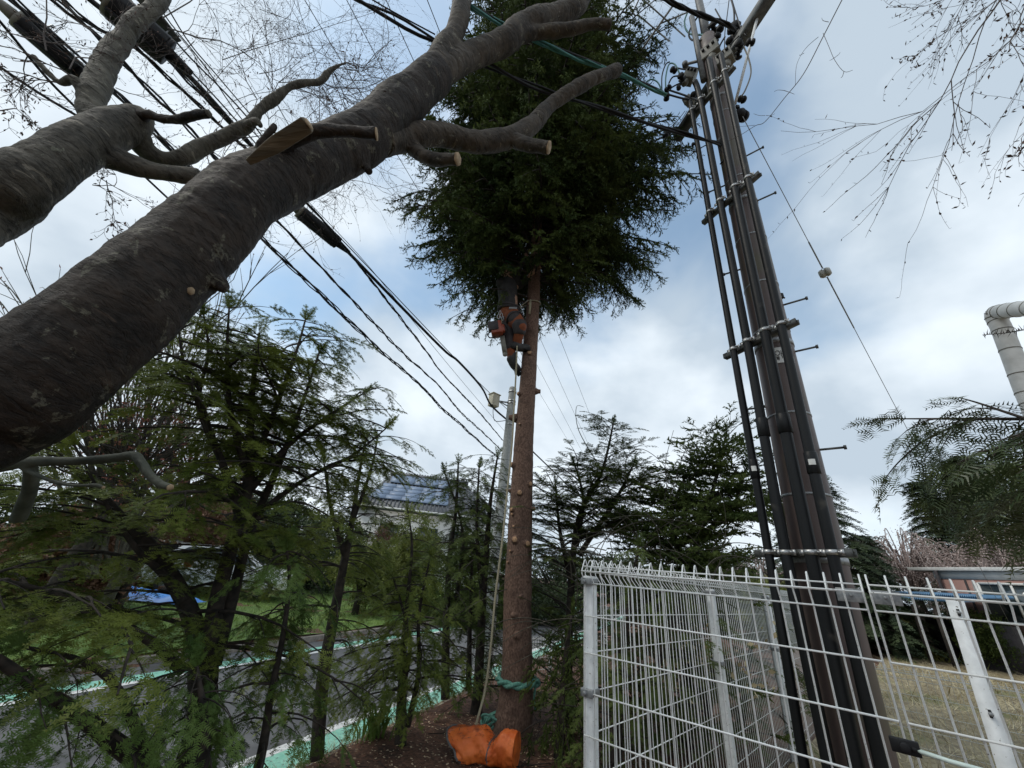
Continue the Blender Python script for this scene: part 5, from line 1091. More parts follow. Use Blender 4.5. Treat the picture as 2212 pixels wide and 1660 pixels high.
# ================================================================== background trees
def far_round(name, label, x, yb, D, top, w_px, leaf, seed, group='trees and shrubs beyond the road', n=900, bark='bark_dark', size=.5, trunk=.12, low=.25, cat='tree', asp=1.0, zg=None, y0=None, protos=None):
    rg = np.random.RandomState(seed); base = HD(x, yb, D); zb = float(ground_z(base[0], base[1])) if zg is None else zg; base[2] = zb
    tp = HD(x, top, D); H = tp[2] - zb; W_ = w_px / F * depth(HD(x, .5 * (top + yb), D)) * .5
    root = empty(name, base, label, cat, group); b = MB(); r_ = random.Random(seed)
    b.tube([base - [0, 0, .1], base + [0, 0, H * .3], base + [.03, 0, H * .55]], [trunk, trunk * .8, trunk * .5], 8)
    for k in range(9):
        a = r_.uniform(0, 6.28); q = base + np.array([0, 0, H * r_.uniform(.2, .5)]); e = base + np.array([math.cos(a) * W_ * .75, math.sin(a) * W_ * .75, H * r_.uniform(.5, .95)])
        b.tube(catmull([q, (q + e) / 2 + [0, 0, .08 * H], e], 4), np.linspace(trunk * .4, trunk * .08, 9), 5)
    b.build('trunk', Mt[bark], root, smooth=True)
    fol = Fol(); lob = [(r_.uniform(0, 6.28), r_.uniform(.35, .75), r_.uniform(low + .08, .88), r_.uniform(.28, .5)) for _ in range(14)]
    for k in range(n):
        a, rr, zz, s_ = lob[rg.randint(len(lob))]; v = rg.randn(3); v /= np.linalg.norm(v); v *= s_ * (.55 + .5 * rg.rand())
        env = math.sqrt(max(.05, 1 - (2 * (zz - low) / (1 - low) - 1) ** 2)) * .9 + .1
        c = np.array([math.cos(a) * rr * env * W_ + v[0] * W_, math.sin(a) * rr * env * W_ + v[1] * W_, H * zz + v[2] * H * .45 * asp]); c[2] = max(c[2], .05)
        fol.put(rg.randint(6), base + c, v + 1e-3, rg.randn(3), size * (.5 + rg.rand()))
    fol.build('crown', Mt[leaf], root, protos or FARC); return root
def far_cone(name, label, x, yb, D, top, w_px, seed, group='tall conifers in the distance', leaf='leaf_far', zg=0, dens=1.0, size=.55):
    r_ = random.Random(seed); base = HD(x, yb, D); base[2] = zg; tp = HD(x, top, D); H = tp[2] - zg; W_ = w_px / F * depth(HD(x, yb, D)) * .5
    root = empty(name, base, label, 'tree', group); b = MB(); b.tube([base, base + [0, 0, H * .97]], [.2, .02], 8); b.build('trunk', Mt['bark_dark'], root, smooth=True)
    br = MB(); fol = Fol(); z = .08
    while z < .99:
        n = 11; L0 = W_ * (1.02 - z) ** .8; a0 = r_.uniform(0, 6)
        for k in range(n):
            a = a0 + k * 6.283 / n + r_.uniform(-.25, .25); L = L0 * r_.uniform(.75, 1.15); p0 = base + np.array([0, 0, H * z]); pp = branchpath(p0, a, L, .12, .32, r_, 6, .03)
            br.tube(pp, np.linspace(.03, .006, 6), 3, cap=False); m_ = max(4, int(L / .11 * dens))
            for j_ in range(m_):
                t = (j_ + .6) / m_; p, d = along(pp, t); sg = r_.choice((-1, 1)); dd = rotz(d, sg * r_.uniform(.3, 1.1)); fol.put(r_.randrange(5), p, dd - [0, 0, .15], [r_.gauss(0, .2), r_.gauss(0, .2), 1], size * r_.uniform(.6, 1.2) * (1.1 - .4 * t))
            p, d = along(pp, .98); fol.put(r_.randrange(5), p, d, UP, size * .8)
        z += .33 / H * (1 if z < .8 else .8)
    br.build('branches', Mt['bark_dark'], root); fol.build('crown', Mt[leaf], root, FARS); return root
FARS = {i: frond(60 + i, nt=3, nl=.16, nw=.03, step=.12, side=.45) for i in range(5)}
far_cone('conifer', 'tall narrow dark conifer standing close behind the brown pole', 1806, 1250, 19, 1000, 270, 3, size=.7)
far_cone('conifer', 'shorter conifer just left of the brown pole', 1735, 1260, 22, 1085, 150, 4, size=.7)
far_cone('conifer', 'bluish conifer with a pointed top behind the pink blossom on the right', 2062, 1250, 28, 1030, 180, 5, size=.8)
far_cone('conifer', 'broad dark conifer at the right edge behind the fir branch', 2185, 1260, 27, 960, 300, 6, size=.8)
far_cone('conifer', 'small conifer low at the right of the tall narrow one', 1890, 1270, 21, 1150, 170, 7, size=.7)
# weeping cherries
def cherry(label, x, D, top, w_px, seed, n=95, zg=0):
    r_ = random.Random(seed); base = HD(x, 1320, D); base[2] = zg; tp = HD(x, top, D); H = tp[2] - zg; W_ = w_px / F * depth(tp) * .5
    root = empty('cherry_tree', base, label, 'tree', 'pale pink cherry trees'); b = MB(); tw = MB(); bl = MB()
    b.tube(catmull([base, base + [.1, 0, H * .25], base + [-.05, 0, H * .5]], 4), np.linspace(.2, .12, 9), 8)
    for k in range(n):
        a = r_.uniform(0, 6.283); rr = W_ * r_.uniform(.35, 1.0); hz = H * r_.uniform(.75, 1.0) * (1 - .25 * (rr / W_) ** 2)
        p0 = base + np.array([0, 0, H * .45]); p1 = base + np.array([math.cos(a) * rr * .6, math.sin(a) * rr * .6, hz]); p2 = base + np.array([math.cos(a) * rr, math.sin(a) * rr, hz - H * .08]); p3 = p2 + np.array([math.cos(a) * .2, math.sin(a) * .2, -H * r_.uniform(.15, .5)])
        pp = catmull([p0, p1, p2, p3], 5); tw.tube(pp, np.linspace(.03, .005, len(pp)), 4)
        for j_ in range(42):
            t = r_.uniform(.35, 1); p, d = along(pp, t * .99); p = p + np.array([r_.gauss(0, .15), r_.gauss(0, .15), r_.gauss(0, .12) - .08]); v = nrm_([r_.gauss(0, 1), r_.gauss(0, 1), r_.gauss(0, 1)]); w = nrm_(np.cross(v, [r_.gauss(0, 1), 1, .3])); s_ = r_.uniform(.015, .04)
            bl.add([p - v * s_, p - w * s_ * .6, p + v * s_, p + w * s_ * .6], [(0, 1, 2, 3)])
        for j_ in range(5):
            t = r_.uniform(.4, .95); p, d = along(pp, t); e = p + np.array([r_.gauss(0, .25), r_.gauss(0, .25), -H * r_.uniform(.08, .25)]); tw.tube([p, (p + e) / 2 + [0, 0, .05], e], [.01, .007, .004], 3)
            for i_ in range(12):
                c = p + (e - p) * r_.random() + np.array([r_.gauss(0, .04), r_.gauss(0, .04), 0]); v = nrm_([r_.gauss(0, 1), r_.gauss(0, 1), r_.gauss(0, 1)]); w = nrm_(np.cross(v, [1, r_.gauss(0, 1), .3])); s_ = r_.uniform(.014, .03); bl.add([c - v * s_, c - w * s_ * .6, c + v * s_, c + w * s_ * .6], [(0, 1, 2, 3)])
    b.build('trunk', Mt['bark_dark'], root, smooth=True); tw.build('branches', Mt['twig_pink'], root); bl.build('blossom', Mt['blossom'], root); return root
cherry('weeping pale pink cherry between the conifers, left of the pink building', 1990, 24, 1140, 250, 1, 110)
cherry('pink blossoming cherry at the right edge in front of the pink building', 2215, 24, 1125, 200, 2, 90)
cherry('distant pale cherry glimpsed between the evergreens and the black pipes', 1660, 24, 1200, 170, 3, 60)
# across the road
far_round('red_budded_tree', 'tall bare tree with reddish young leaves behind the leaning trunk', 215, 1330, 11.5, 740, 420, 'leaf_red', 1, n=650, size=.16, bark='bark_pale', trunk=.11, low=.35)
rg = random.Random(71); rb = empty('budding_branches', HD(215, 1330, 11.3) * [1, 1, 0], 'pale upright stems of the reddish budding tree', 'tree'); b = MB(); bd = MB()
for k in range(14): a, d, L = tgt(215 + rg.uniform(-60, 60), 1250, 11.3, 215 + rg.uniform(-220, 220), rg.uniform(740, 950), 11.3); grow(b, bd, a, d, L, .04, 3, rg, bend=.12, spread=.5, kids=(3, 5), bud=.05)
b.build('stems', Mt['bark_pale'], rb); bd.build('buds', Mt['leaf_red'], rb)
far_round('rusty_bush', 'rust brown bush at the left edge across the road', 60, 1300, 14, 1105, 330, 'leaf_rust', 2, n=1700, size=.35, low=.02, cat='bush')
far_round('rusty_bush', 'reddish brown bush behind the two lawn trees', 330, 1270, 19, 1075, 300, 'leaf_rust', 3, n=1600, size=.4, low=.02, cat='bush')
far_round('dark_hedge_tree', 'dark rounded evergreen beyond the lawn at the far left', -60, 1300, 17, 1060, 330, 'leaf_far', 4, n=1600, size=.4, low=.0)
far_round('dark_hedge_tree', 'dark evergreen behind the parked white cars', 500, 1250, 24, 1070, 330, 'leaf_far', 5, n=1700, size=.5, low=.0)
far_round('dark_hedge_tree', 'evergreen mass between the cars and the tiled house', 640, 1260, 22, 1120, 300, 'leaf_far', 6, n=1500, size=.45, low=.0)
far_round('yellow_green_shrub', 'yellow green shrub below the eaves of the tiled house', 880, 1310, 17, 1118, 130, 'leaf_yel', 7, n=1300, size=.28, low=.0, cat='bush')
far_round('yellow_green_shrub', 'yellowish shrub left of the tiled house wall', 770, 1310, 15, 1160, 150, 'leaf_yel', 8, n=1000, size=.25, low=.0, cat='bush')
far_round('brown_shrub', 'leafless brownish shrub beside the house wall', 815, 1300, 19, 1130, 90, 'leaf_rust', 18, n=700, size=.2, low=.0, cat='bush')
far_round('dark_hedge_tree', 'low dark hedge tree beyond the road behind the spruce trunk', 1010, 1300, 16, 1165, 260, 'leaf_dark', 9, n=1600, size=.3, low=.0)
far_round('dark_hedge_tree', 'dark low tree across the road right of the spruce trunk', 1200, 1310, 19, 1200, 260, 'leaf_far', 10, n=1400, size=.4, low=.0)
far_round('dark_hedge_tree', 'dark low tree far behind the vines', 1400, 1320, 22, 1210, 300, 'leaf_far', 11, n=1500, size=.45, low=.0)
far_round('dark_hedge_tree', 'far evergreen behind the bushy tree near the pipes', 1590, 1325, 24, 1190, 240, 'leaf_far', 12, n=1400, size=.45, low=.0)
far_round('yellow_green_shrub', 'olive coloured bush at the foot of the tall narrow conifer', 1650, 1340, 18, 1240, 120, 'leaf_yel', 13, n=800, size=.25, low=.0, cat='bush', zg=0)
# lawn trees
for (x, y, D, r_, lab, s_) in [(62, 1372, 10.2, .13, 'thick trunked lawn tree at the left edge with pale flecked bark', 31), (242, 1330, 12.6, .11, 'leaning lawn tree between the rusty bushes', 32)]:
    a = G(x, y, float(ground_z(*G(x, y, -.2)[:2]))); root = empty('lawn_tree', a, lab, 'tree', 'trees on the lawn'); b = MB(); tw = MB(); bd = MB(); r2 = random.Random(s_)
    b.tube(catmull([a - [0, 0, .1], a + [.05, 0, 1.2], a + [.35, .1, 2.6]], 5), np.linspace(r_ * 1.1, r_ * .6, 11), 14); b.build('trunk', Mt['bark_dark'], root, smooth=True)
    for k in range(9): grow(tw, bd, a + np.array([.3, .1, 2.2]), nrm_([r2.gauss(0, .7), r2.gauss(0, .7), 1]), 1.8, .05, 3, r2, bend=.2, kids=(2, 4), bud=.05)
    tw.build('branches', Mt['bark_dark'], root); bd.build('young_leaves', Mt['leaf_rust'], root)
# field side
far_round('clipped_hedge', 'long clipped yellow green hedge at the far edge of the dry field', 1980, 1378, 27, 1312, 330, 'leaf_yel', 14, n=2600, size=.22, low=.0, cat='hedge', zg=0, group='shrubs beyond the dry field', asp=.5)
far_round('round_shrub', 'low rounded reddish shrub in front of the clipped hedge', 1965, 1385, 24, 1345, 75, 'leaf_rust', 15, n=900, size=.14, low=.0, cat='bush', zg=0, group='shrubs beyond the dry field')
far_round('round_shrub', 'large dark brown shrub right of the post beside the hedge', 2190, 1400, 20, 1318, 170, 'leaf_dark', 16, n=1600, size=.2, low=.0, cat='bush', zg=0, group='shrubs beyond the dry field')
far_round('round_shrub', 'green shrub at the left end of the clipped hedge', 1895, 1375, 25, 1325, 90, 'leaf_dark', 17, n=900, size=.2, low=.0, cat='bush', zg=0, group='shrubs beyond the dry field')

# ================================================================== buildings
def frame_at(p, az):   # az: heading of local x, degrees from +X
    c, s = math.cos(rad(az)), math.sin(rad(az)); return np.array(p), np.array([c, s, 0.0]), np.array([-s, c, 0.0])
# tiled house with solar panels
hc = HD(900, 1200, 32); hc[2] = -.1
o, ex, ey = frame_at(hc, 10)
house = empty('house', hc, 'white two storey house with a grey tiled roof carrying solar panels, above the road trees', 'house')
Wd, Dp, ze, zr = 4.6, 4.2, 4.75, 7.7
def hp(x, y, z): return o + ex * x + ey * y + UP * z
b = MB(); b.box(hp(0, 0, ze * .5), Wd * 2 - .8, Dp * 2 - .8, ze, (ex, ey, UP)); b.build('wall', Mt['wall_white'], house)
b = MB(); V = [hp(-Wd, -Dp, ze), hp(Wd, -Dp, ze), hp(Wd, Dp, ze), hp(-Wd, Dp, ze), hp(-Wd + 1.6, 0, zr), hp(Wd - 1.6, 0, zr)]; V2 = [v - UP * .18 for v in V]
b.add(V + V2, [(0, 1, 5, 4), (2, 3, 4, 5), (0, 6, 7, 1), (1, 7, 8, 2), (2, 8, 9, 3), (3, 9, 6, 0), (9, 8, 7, 6)], [(1, 2, 5), (3, 0, 4)])
slope = nrm_(hp(0, 0, zr) - hp(0, -Dp, ze)); nsl = np.cross(ex, slope); Ls = np.linalg.norm(hp(0, 0, zr) - hp(0, -Dp, ze))
for k in range(34):
    x = -Wd + .15 + k * (2 * Wd - .3) / 33; L_ = Ls * min(1, (Wd - abs(x) + .01) / 1.6) if abs(x) > Wd - 1.6 else Ls
    if L_ > .2: b.tube([hp(x, -Dp, ze) + nsl * .03, hp(x, -Dp, ze) + slope * L_ * .98 + nsl * .03], .05, 5)
rf_ = b.build('roof', Mt['roof_tile'], house)
b = MB(); b.tube([hp(-Wd + 1.5, 0, zr + .1), hp(Wd - 1.5, 0, zr + .1)], .17, 8)
for k in range(30): q = hp(-Wd + 1.6 + k * .21, 0, zr + .26); b.tube([q, q + ex * .1], .07, 6)
b.build('ridge_tiles', Mt['roof_tile'], rf_)
for (x0, x1, t0, t1) in [(-3.0, 1.6, .70, .97), (-4.0, 1.6, .18, .64)]:
    nr = 1 if t1 > .9 else 4
    for j_ in range(nr):
        a0 = t0 + (t1 - t0) * j_ / nr; a1 = t0 + (t1 - t0) * (j_ + 1) / nr - .008; sh = (a0 + a1) * .5 * 1.6
        xa = max(x0, -Wd + sh + .4); m_ = 5
        for k in range(m_):
            xx0 = xa + (x1 - xa) * k / m_; xx1 = xa + (x1 - xa) * (k + 1) / m_ - .02; A0 = hp(0, -Dp, ze) + slope * Ls * a0 + nsl * .13; A1 = hp(0, -Dp, ze) + slope * Ls * a1 + nsl * .13
            g = MB(); c = (A0 + A1) * .5 + ex * (xx0 + xx1) * .5; g.box(c, xx1 - xx0, np.linalg.norm(A1 - A0), .05, (ex, slope, nsl)); g.build('solar_panel', Mt['solar'], house)
b = MB(); b.tube([hp(-Wd - .05, -Dp - .08, ze - .05), hp(Wd + .05, -Dp - .08, ze - .05)], .07, 6); b.tube([hp(-3.2, -Dp - .05, ze - .1), hp(-3.2, -Dp + .35, ze - .5), hp(-3.2, -Dp + .38, .2)], .05, 6); b.build('gutter', Mt['white'], house)
for x in (-2.0, .5, 2.6):
    b = MB(); b.box(hp(x, -Dp + .39, 3.2), 1.3, .06, 1.1, (ex, ey, UP)); w = b.build('window', Mt['glass'], house)
    b = MB(); [b.box(hp(x + a, -Dp + .36, 3.2 + c), sx, .05, sz, (ex, ey, UP)) for a, c, sx, sz in ((-.68, 0, .06, 1.2), (.68, 0, .06, 1.2), (0, 0, .05, 1.08), (0, .58, 1.3, .06), (0, -.58, 1.3, .06))]; b.build('window_frame', Mt['wall_white'], w)
# second white gabled house part behind the spruce trunk's left
hc2 = HD(1000, 1200, 34); hc2[2] = -.1
sh_ = empty('house', hc2, 'pale house wing with a plain gable right of the solar panel roof', 'house'); o2, e2x, e2y = frame_at(hc2, 10)
b = MB(); h2 = lambda x, y, z: o2 + e2x * x + e2y * y + UP * z; b.box(h2(0, 0, 2.7), 4.4, 5, 5.4, (e2x, e2y, UP)); b.add([h2(-2.2, -2.5, 5.4), h2(2.2, -2.5, 5.4), h2(0, -2.5, 7.0)], None, [(0, 1, 2)]); b.build('wall', Mt['wall_white'], sh_)
b = MB(); b.add([h2(-2.6, -2.8, 5.2), h2(0, -2.8, 7.15), h2(0, 2.8, 7.15), h2(-2.6, 2.8, 5.2), h2(2.6, -2.8, 5.2), h2(2.6, 2.8, 5.2), h2(-2.6, -2.8, 5.08), h2(0, -2.8, 7.03), h2(2.6, -2.8, 5.08)], [(0, 1, 2, 3), (1, 4, 5, 2), (6, 7, 1, 0), (7, 8, 4, 1)]); b.build('roof', Mt['roof_tile'], sh_)
# pink house right
pc_ = HD(2150, 1300, 20.5); pc_[2] = 0
ph = empty('house', pc_, 'low pink boarded house with a pale eave and dark window at the right edge', 'house'); az_ = math.degrees(math.atan2(*(HD(2290, 1300, 19) - HD(2035, 1300, 20.5))[[1, 0]]))
o3, e3x, e3y = frame_at(HD(2040, 1300, 20.5) * [1, 1, 0], az_); h3 = lambda x, y, z: o3 + e3x * x + e3y * y + UP * z
if h3(0, 1, 0)[:2].dot(o3[:2]) < o3[:2].dot(o3[:2]): e3y = -e3y
zt = HD(2060, 1228, 20.5)[2]; zm = HD(2060, 1252, 20.5)[2]
b = MB(); b.box(h3(4.5, 3, zm * .5), 9, 6, zm, (e3x, e3y, UP)); w_ = b.build('wall', Mt['wall_pink'], ph)
b = MB(); b.box(h3(4.5, 3, (zm + zt) * .5), 9.04, 6.04, zt - zm, (e3x, e3y, UP)); b.build('frieze', Mt['wall_white'], ph)
b = MB(); b.add([h3(-.7, -.12, zt), h3(10, -.12, zt), h3(10, 3, zt + .16), h3(-.7, 3, zt + .16), h3(-.7, -.12, zt - .10), h3(10, -.12, zt - .10), h3(10, 6.4, zt), h3(-.7, 6.4, zt), h3(-.7, 3, zt - .1)], [(0, 1, 2, 3), (4, 5, 1, 0), (3, 2, 6, 7)], [(4, 0, 3), (4, 3, 8), (8, 3, 7)]); b.build('roof', Mt['white'], ph)
b = MB(); [b.box(h3(x, -.012, zm * .5), .05, .03, zm, (e3x, e3y, UP)) for x in (.8, 3.2, 5.6)]; b.tube([h3(.15, -.12, 0), h3(.15, -.12, zt - .1)], .05, 6); b.build('downpipe', Mt['panel_dark'], ph)
for x in (1.9, 4.4):
    b = MB(); b.box(h3(x, -.02, zm - .62), 1.5, .05, .95, (e3x, e3y, UP)); w = b.build('window', Mt['glass'], ph)
    b = MB(); [b.box(h3(x + a, -.05, zm - .62 + c), sx, .05, sz, (e3x, e3y, UP)) for a, c, sx, sz in ((-.77, 0, .06, 1.05), (.77, 0, .06, 1.05), (0, 0, .05, .95), (0, .51, 1.5, .06), (0, -.51, 1.5, .06))]; b.build('window_frame', Mt['label'], w)
# blue roofed shed
sc_ = HD(1965, 1350, 18.5); sc_[2] = 0
sd_ = empty('shed', sc_, 'open shed with a blue corrugated roof in two tiers, beyond the field', 'shed')
A0 = HD(1878, 1287, 19) ; A1 = HD(2052, 1290, 17.5); zS = .5 * (A0[2] + A1[2]) + .12; A0[2] = A1[2] = 0; dx_ = A1 - A0; LL = np.linalg.norm(dx_); dx_ /= LL; dy_ = np.array([-dx_[1], dx_[0], 0]); dy_ = dy_ if dy_.dot(A0) > 0 else -dy_
for (off, zz, dp) in ((0, zS - .16, 1.0), (.9, zS + .0, 1.3)):
    n = 46; V = []; 
    for k in range(n * 2 + 1):
        x = LL * k / (2 * n); h = .03 * (1 if k % 2 else -1)
        V += [A0 + dx_ * x + dy_ * off + UP * (zz + h), A0 + dx_ * x + dy_ * (off + dp) + UP * (zz + h + .09)]
    V = np.array(V); W2 = V - UP * .02; nv = len(V); b = MB(); b.add(np.vstack([V, W2]), [(2 * k, 2 * k + 2, 2 * k + 3, 2 * k + 1) for k in range(2 * n)] + [(nv + 2 * k, nv + 2 * k + 1, nv + 2 * k + 3, nv + 2 * k + 2) for k in range(2 * n)]); b.build('roof_sheet', Mt['roof_blue'], sd_)
b = MB()
for k in range(5): b.box(A0 + dx_ * LL * k / 4 + dy_ * .15 + UP * (zS - .3) * .5, .09, .09, zS - .34, (dx_, dy_, UP))
b.build('post', Mt['bark_dark'], sd_); b = MB(); b.box(A0 + dx_ * LL * .5 + dy_ * 1.9 + UP * .6, LL, .06, 1.2, (dx_, dy_, UP)); b.build('back_wall', Mt['panel_dark'], sd_)
# sundries by the shrub: orange and white pipes on the ground
for (q0, q1, m_, nm, lab) in [((2150, 1398), (2195, 1404), 'saw_orange', 'orange_crate', 'flat orange crate lying by the dark shrub at the field edge'), ((2185, 1404), (2260, 1408), 'wall_white', 'white_plank', 'pair of white planks lying beside the orange crate')]:
    a = G(*q0); c = G(*q1); d = nrm_(c - a); s_ = np.cross(UP, d); root = empty(nm, a, lab, nm.split('_')[1]); b = MB(); b.box((a + c) / 2 + UP * .08, np.linalg.norm(c - a), .35, .12, (d, s_, UP)); b.box((a + c) / 2 + UP * .16 + s_ * .05, np.linalg.norm(c - a) * .9, .2, .05, (d, s_, UP)); b.build('board', Mt[m_], root, bevel=.01)
gs = G(2008, 1372); root = empty('grey_marker', gs, 'dark grey upright marker in front of the clipped hedge', 'marker'); b = MB(); b.box(gs + UP * .55, .5, .4, 1.1); b.box(gs + UP * 1.12, .56, .46, .05); b.build('block', Mt['panel_dark'], root, bevel=.02)
b = MB(); b.box(gs + UP * 1.3 + [-.35, 0, 0], .06, .06, 2.6); b.build('white_stake', Mt['wall_white'], root)

# ================================================================== cars, tarp
def car(label, pos, az, paint='paint_white', seed=1):
    o, ex, ey = frame_at(pos, az); root = empty('parked_car', pos, label, 'car', 'cars parked beyond the lawn')
    P_ = lambda x, y, z: o + ex * x + ey * y + UP * z
    prof = [(-2.05, .35), (-2.1, .75), (-1.95, .95), (-1.75, 1.02), (-1.25, 1.42), (-.2, 1.48), (.45, 1.40), (1.1, 1.0), (1.9, .86), (2.1, .62), (2.1, .32), (1.65, .28), (1.55, .55), (1.3, .64), (1.05, .55), (.95, .28), (-.95, .28), (-1.05, .55), (-1.3, .64), (-1.55, .55), (-1.65, .28)]
    b = MB(); V = []; n = len(prof); ys_ = (-.83, -.78, .78, .83)
    body = [(x, z) for x, z in prof]
    for y in (-.84, .84):
        for x, z in body: V.append(P_(x, y * (1 - .16 * max(0, z - .95) / .5), z))
    Q = [(k, (k + 1) % n, n + (k + 1) % n, n + k) for k in range(n)]
    T = []
    cx = [P_(0, -.84, .7), P_(0, .84, .7)]
    V += cx
    for k in range(n): T += [(2 * n, (k + 1) % n, k), (2 * n + 1, n + k, n + (k + 1) % n)]
    b.add(V, Q, T); bo = b.build('body', Mt[paint], root, bevel=.02)
    for s_ in (-1, 1):
        b = MB(); pts = [(-1.55, 1.02), (-1.12, 1.36), (-.15, 1.41), (-.1, 1.0)]; y = lambda z: s_ * (.85 * (1 - .16 * max(0, z - .95) / .5) + .006)
        b.add([P_(x, y(z), z) for x, z in pts], [(0, 1, 2, 3)]); b.build('side_window', Mt['glass'], root)
        b = MB(); pts = [(-.02, 1.0), (-.06, 1.41), (.38, 1.34), (.92, .99)]; b.add([P_(x, y(z), z) for x, z in pts], [(0, 1, 2, 3)]); b.build('side_window', Mt['glass'], root)
    b = MB(); b.add([P_(-1.80, -.7, 1.03), P_(-1.80, .7, 1.03), P_(-1.30, .62, 1.40), P_(-1.30, -.62, 1.40)], [(0, 1, 2, 3)]); b.build('rear_window', Mt['glass'], root)
    b = MB(); b.add([P_(.55, -.62, 1.37), P_(.55, .62, 1.37), P_(1.1, .7, 1.04), P_(1.1, -.7, 1.04)], [(0, 1, 2, 3)]); b.build('windscreen', Mt['glass'], root)
    for s_ in (-1, 1):
        b = MB(); b.box(P_(-2.06, s_ * .68, .84), .08, .22, .2, (ex, ey, UP)); b.build('tail_light', Mt['red_lamp'], root, bevel=.01)
        b = MB(); b.box(P_(2.05, s_ * .62, .68), .1, .3, .14, (ex, ey, UP)); b.build('headlight', Mt['label'], root, bevel=.01)
        for x in (-1.3, 1.3):
            b = MB(); c = P_(x, s_ * .76, .31); b.tube([c - ey * .1, c - ey * .08, c + ey * .08, c + ey * .1], [.27, .31, .31, .27], 20); w = b.build('wheel', Mt['tyre'], root)
            b = MB(); b.tube([c + ey * s_ * .09, c + ey * s_ * .11], .18, 14); b.build('rim', Mt['steel'], w)
    b = MB(); b.box(P_(-2.08, 0, .62), .04, .34, .17, (ex, ey, UP)); b.build('number_plate', Mt['label'], root); b = MB(); b.box(P_(-2.07, 0, .42), .1, 1.6, .16, (ex, ey, UP)); b.build('bumper', Mt['panel_dark'], root, bevel=.02)
def gpos(x, D): p = HD(x, 1300, D); p[2] = float(ground_z(p[0], p[1])) + .06; return p
car('white parked car behind the blue tarp, seen through the yew stems', gpos(352, 19.0), 150)
car('white parked car with red tail lamp, right of the other white car', gpos(462, 17.6), 25)
tp_ = gpos(322, 15.6); root = empty('blue_tarp', tp_, 'crumpled bright blue tarpaulin on the grass in front of the white cars', 'tarpaulin'); b = MB(); n = 26; V = []
for i_ in range(n):
    for j_ in range(12):
        x = (i_ / (n - 1) - .5) * 2.4; y = (j_ / 11 - .5) * 1.1; e = 1 - min(1, (abs(x) / 1.2) ** 6 + (abs(y) / .55) ** 4); V.append(tp_ + np.array([x, y, .02 + e * (.18 + .16 * mnoise.noise(Vector((x * 3, y * 3, 1))) + .06 * mnoise.noise(Vector((x * 9, y * 9, 2))))]))
i = np.arange(n - 1)[:, None] * 12 + np.arange(11)[None]; b.add(V, np.stack([i, i + 12, i + 13, i + 1], -1).reshape(-1, 4)); b.build('tarp_sheet', Mt['tarp_blue'], root, smooth=True)

# ================================================================== climber
PDp = 4.52
def B3(x, y, D=PDp): return HD(x, y, D)
climber = empty('person', B3(1105, 760), 'climber in a dark jacket and orange trousers on the spruce trunk, reaching up', 'person')
def organic(name, chains, m, parent, vox=.012, sm=3):
    b = MB()
    for ch in chains:
        pp, rr = catr(ch, 5)
        d0 = nrm_(pp[0] - pp[1]); d1 = nrm_(pp[-1] - pp[-2])
        pp = np.vstack([pp[0] + d0 * rr[0] * .85, pp[0] + d0 * rr[0] * .5, pp, pp[-1] + d1 * rr[-1] * .5, pp[-1] + d1 * rr[-1] * .85]); rr = np.concatenate([[rr[0] * .45, rr[0] * .85], rr, [rr[-1] * .85, rr[-1] * .45]]); b.tube(pp, rr, 14)
    o = b.build(name, m, parent); return remesh(o, vox, sm)
DB = PDp
hipc = B3(1101, 680, DB); shc = B3(1096, 612, DB); head = B3(1092, 588, DB + .02)
shl, shr = B3(1081, 612, DB - .08), B3(1111, 609, DB + .10)
hl, hr_ = B3(1093, 684, DB + .06), B3(1107, 683, DB - .08)
knr, anr, tor = B3(1124, 706, DB - .16), B3(1117, 744, DB - .04), B3(1140, 748, DB + .0)
knl, anl, tol = B3(1098, 734, DB + .0), B3(1107, 777, DB + .02), B3(1121, 796, DB + .08)
elr, har = B3(1120, 580, DB + .1), B3(1134, 556, DB + .08)
ell, hal = B3(1122, 618, DB + .18), B3(1142, 598, DB + .06)
# body: head, neck, arms and hands, one surface beneath the clothes
def hand_chains(w, d, side):
    d = nrm_(d); s_ = nrm_(np.cross(d, side)); out = [[(w, .028), (w + d * .05, .036), (w + d * .09, .034)]]
    for k, l in enumerate((.07, .08, .075, .06)):
        r0 = w + d * .09 + s_ * (.030 - .020 * k); out.append([(r0, .011), (r0 + d * l * .5, .010), (r0 + d * l * .8 + side * .02, .009), (r0 + d * l * .85 + side * .045, .008)])
    out.append([(w + d * .03 + s_ * .03, .012), (w + d * .06 + s_ * .06, .011), (w + d * .09 + s_ * .065 + side * .02, .009)]); return out
toface = nrm_(B3(1140, 590) - head)
fch = [[(hipc, .12), (hipc * .5 + shc * .5, .13), (shc, .11), (shc * .4 + head * .6, .055), (head, .085), (head + UP * .05, .088)],
       [(shc, .07), (shr, .055), (elr, .042), (har, .028)], [(shc, .07), (ell * .5 + shc * .5, .05), (ell, .042), (hal, .028)],
       [(head + toface * .08, .022), (head + toface * .105 - UP * .01, .016)]]
fch += hand_chains(har, har - elr, nrm_(B3(1150, 556, DB + .1) - har)) + hand_chains(hal, hal - ell, nrm_(np.array([.3, .9, .1])))
body = organic('body', fch, Mt['skin'], climber, .0085, 2)
body.name = 'body'
for sg in (-1, 1):
    b = MB(); sd = np.cross(UP, toface); c = head + toface * .078 + sd * .032 * sg + UP * .012; b.tube([c, c + toface * .01], [.012, .006], 8); b.build('eye', Mt['black'], climber)
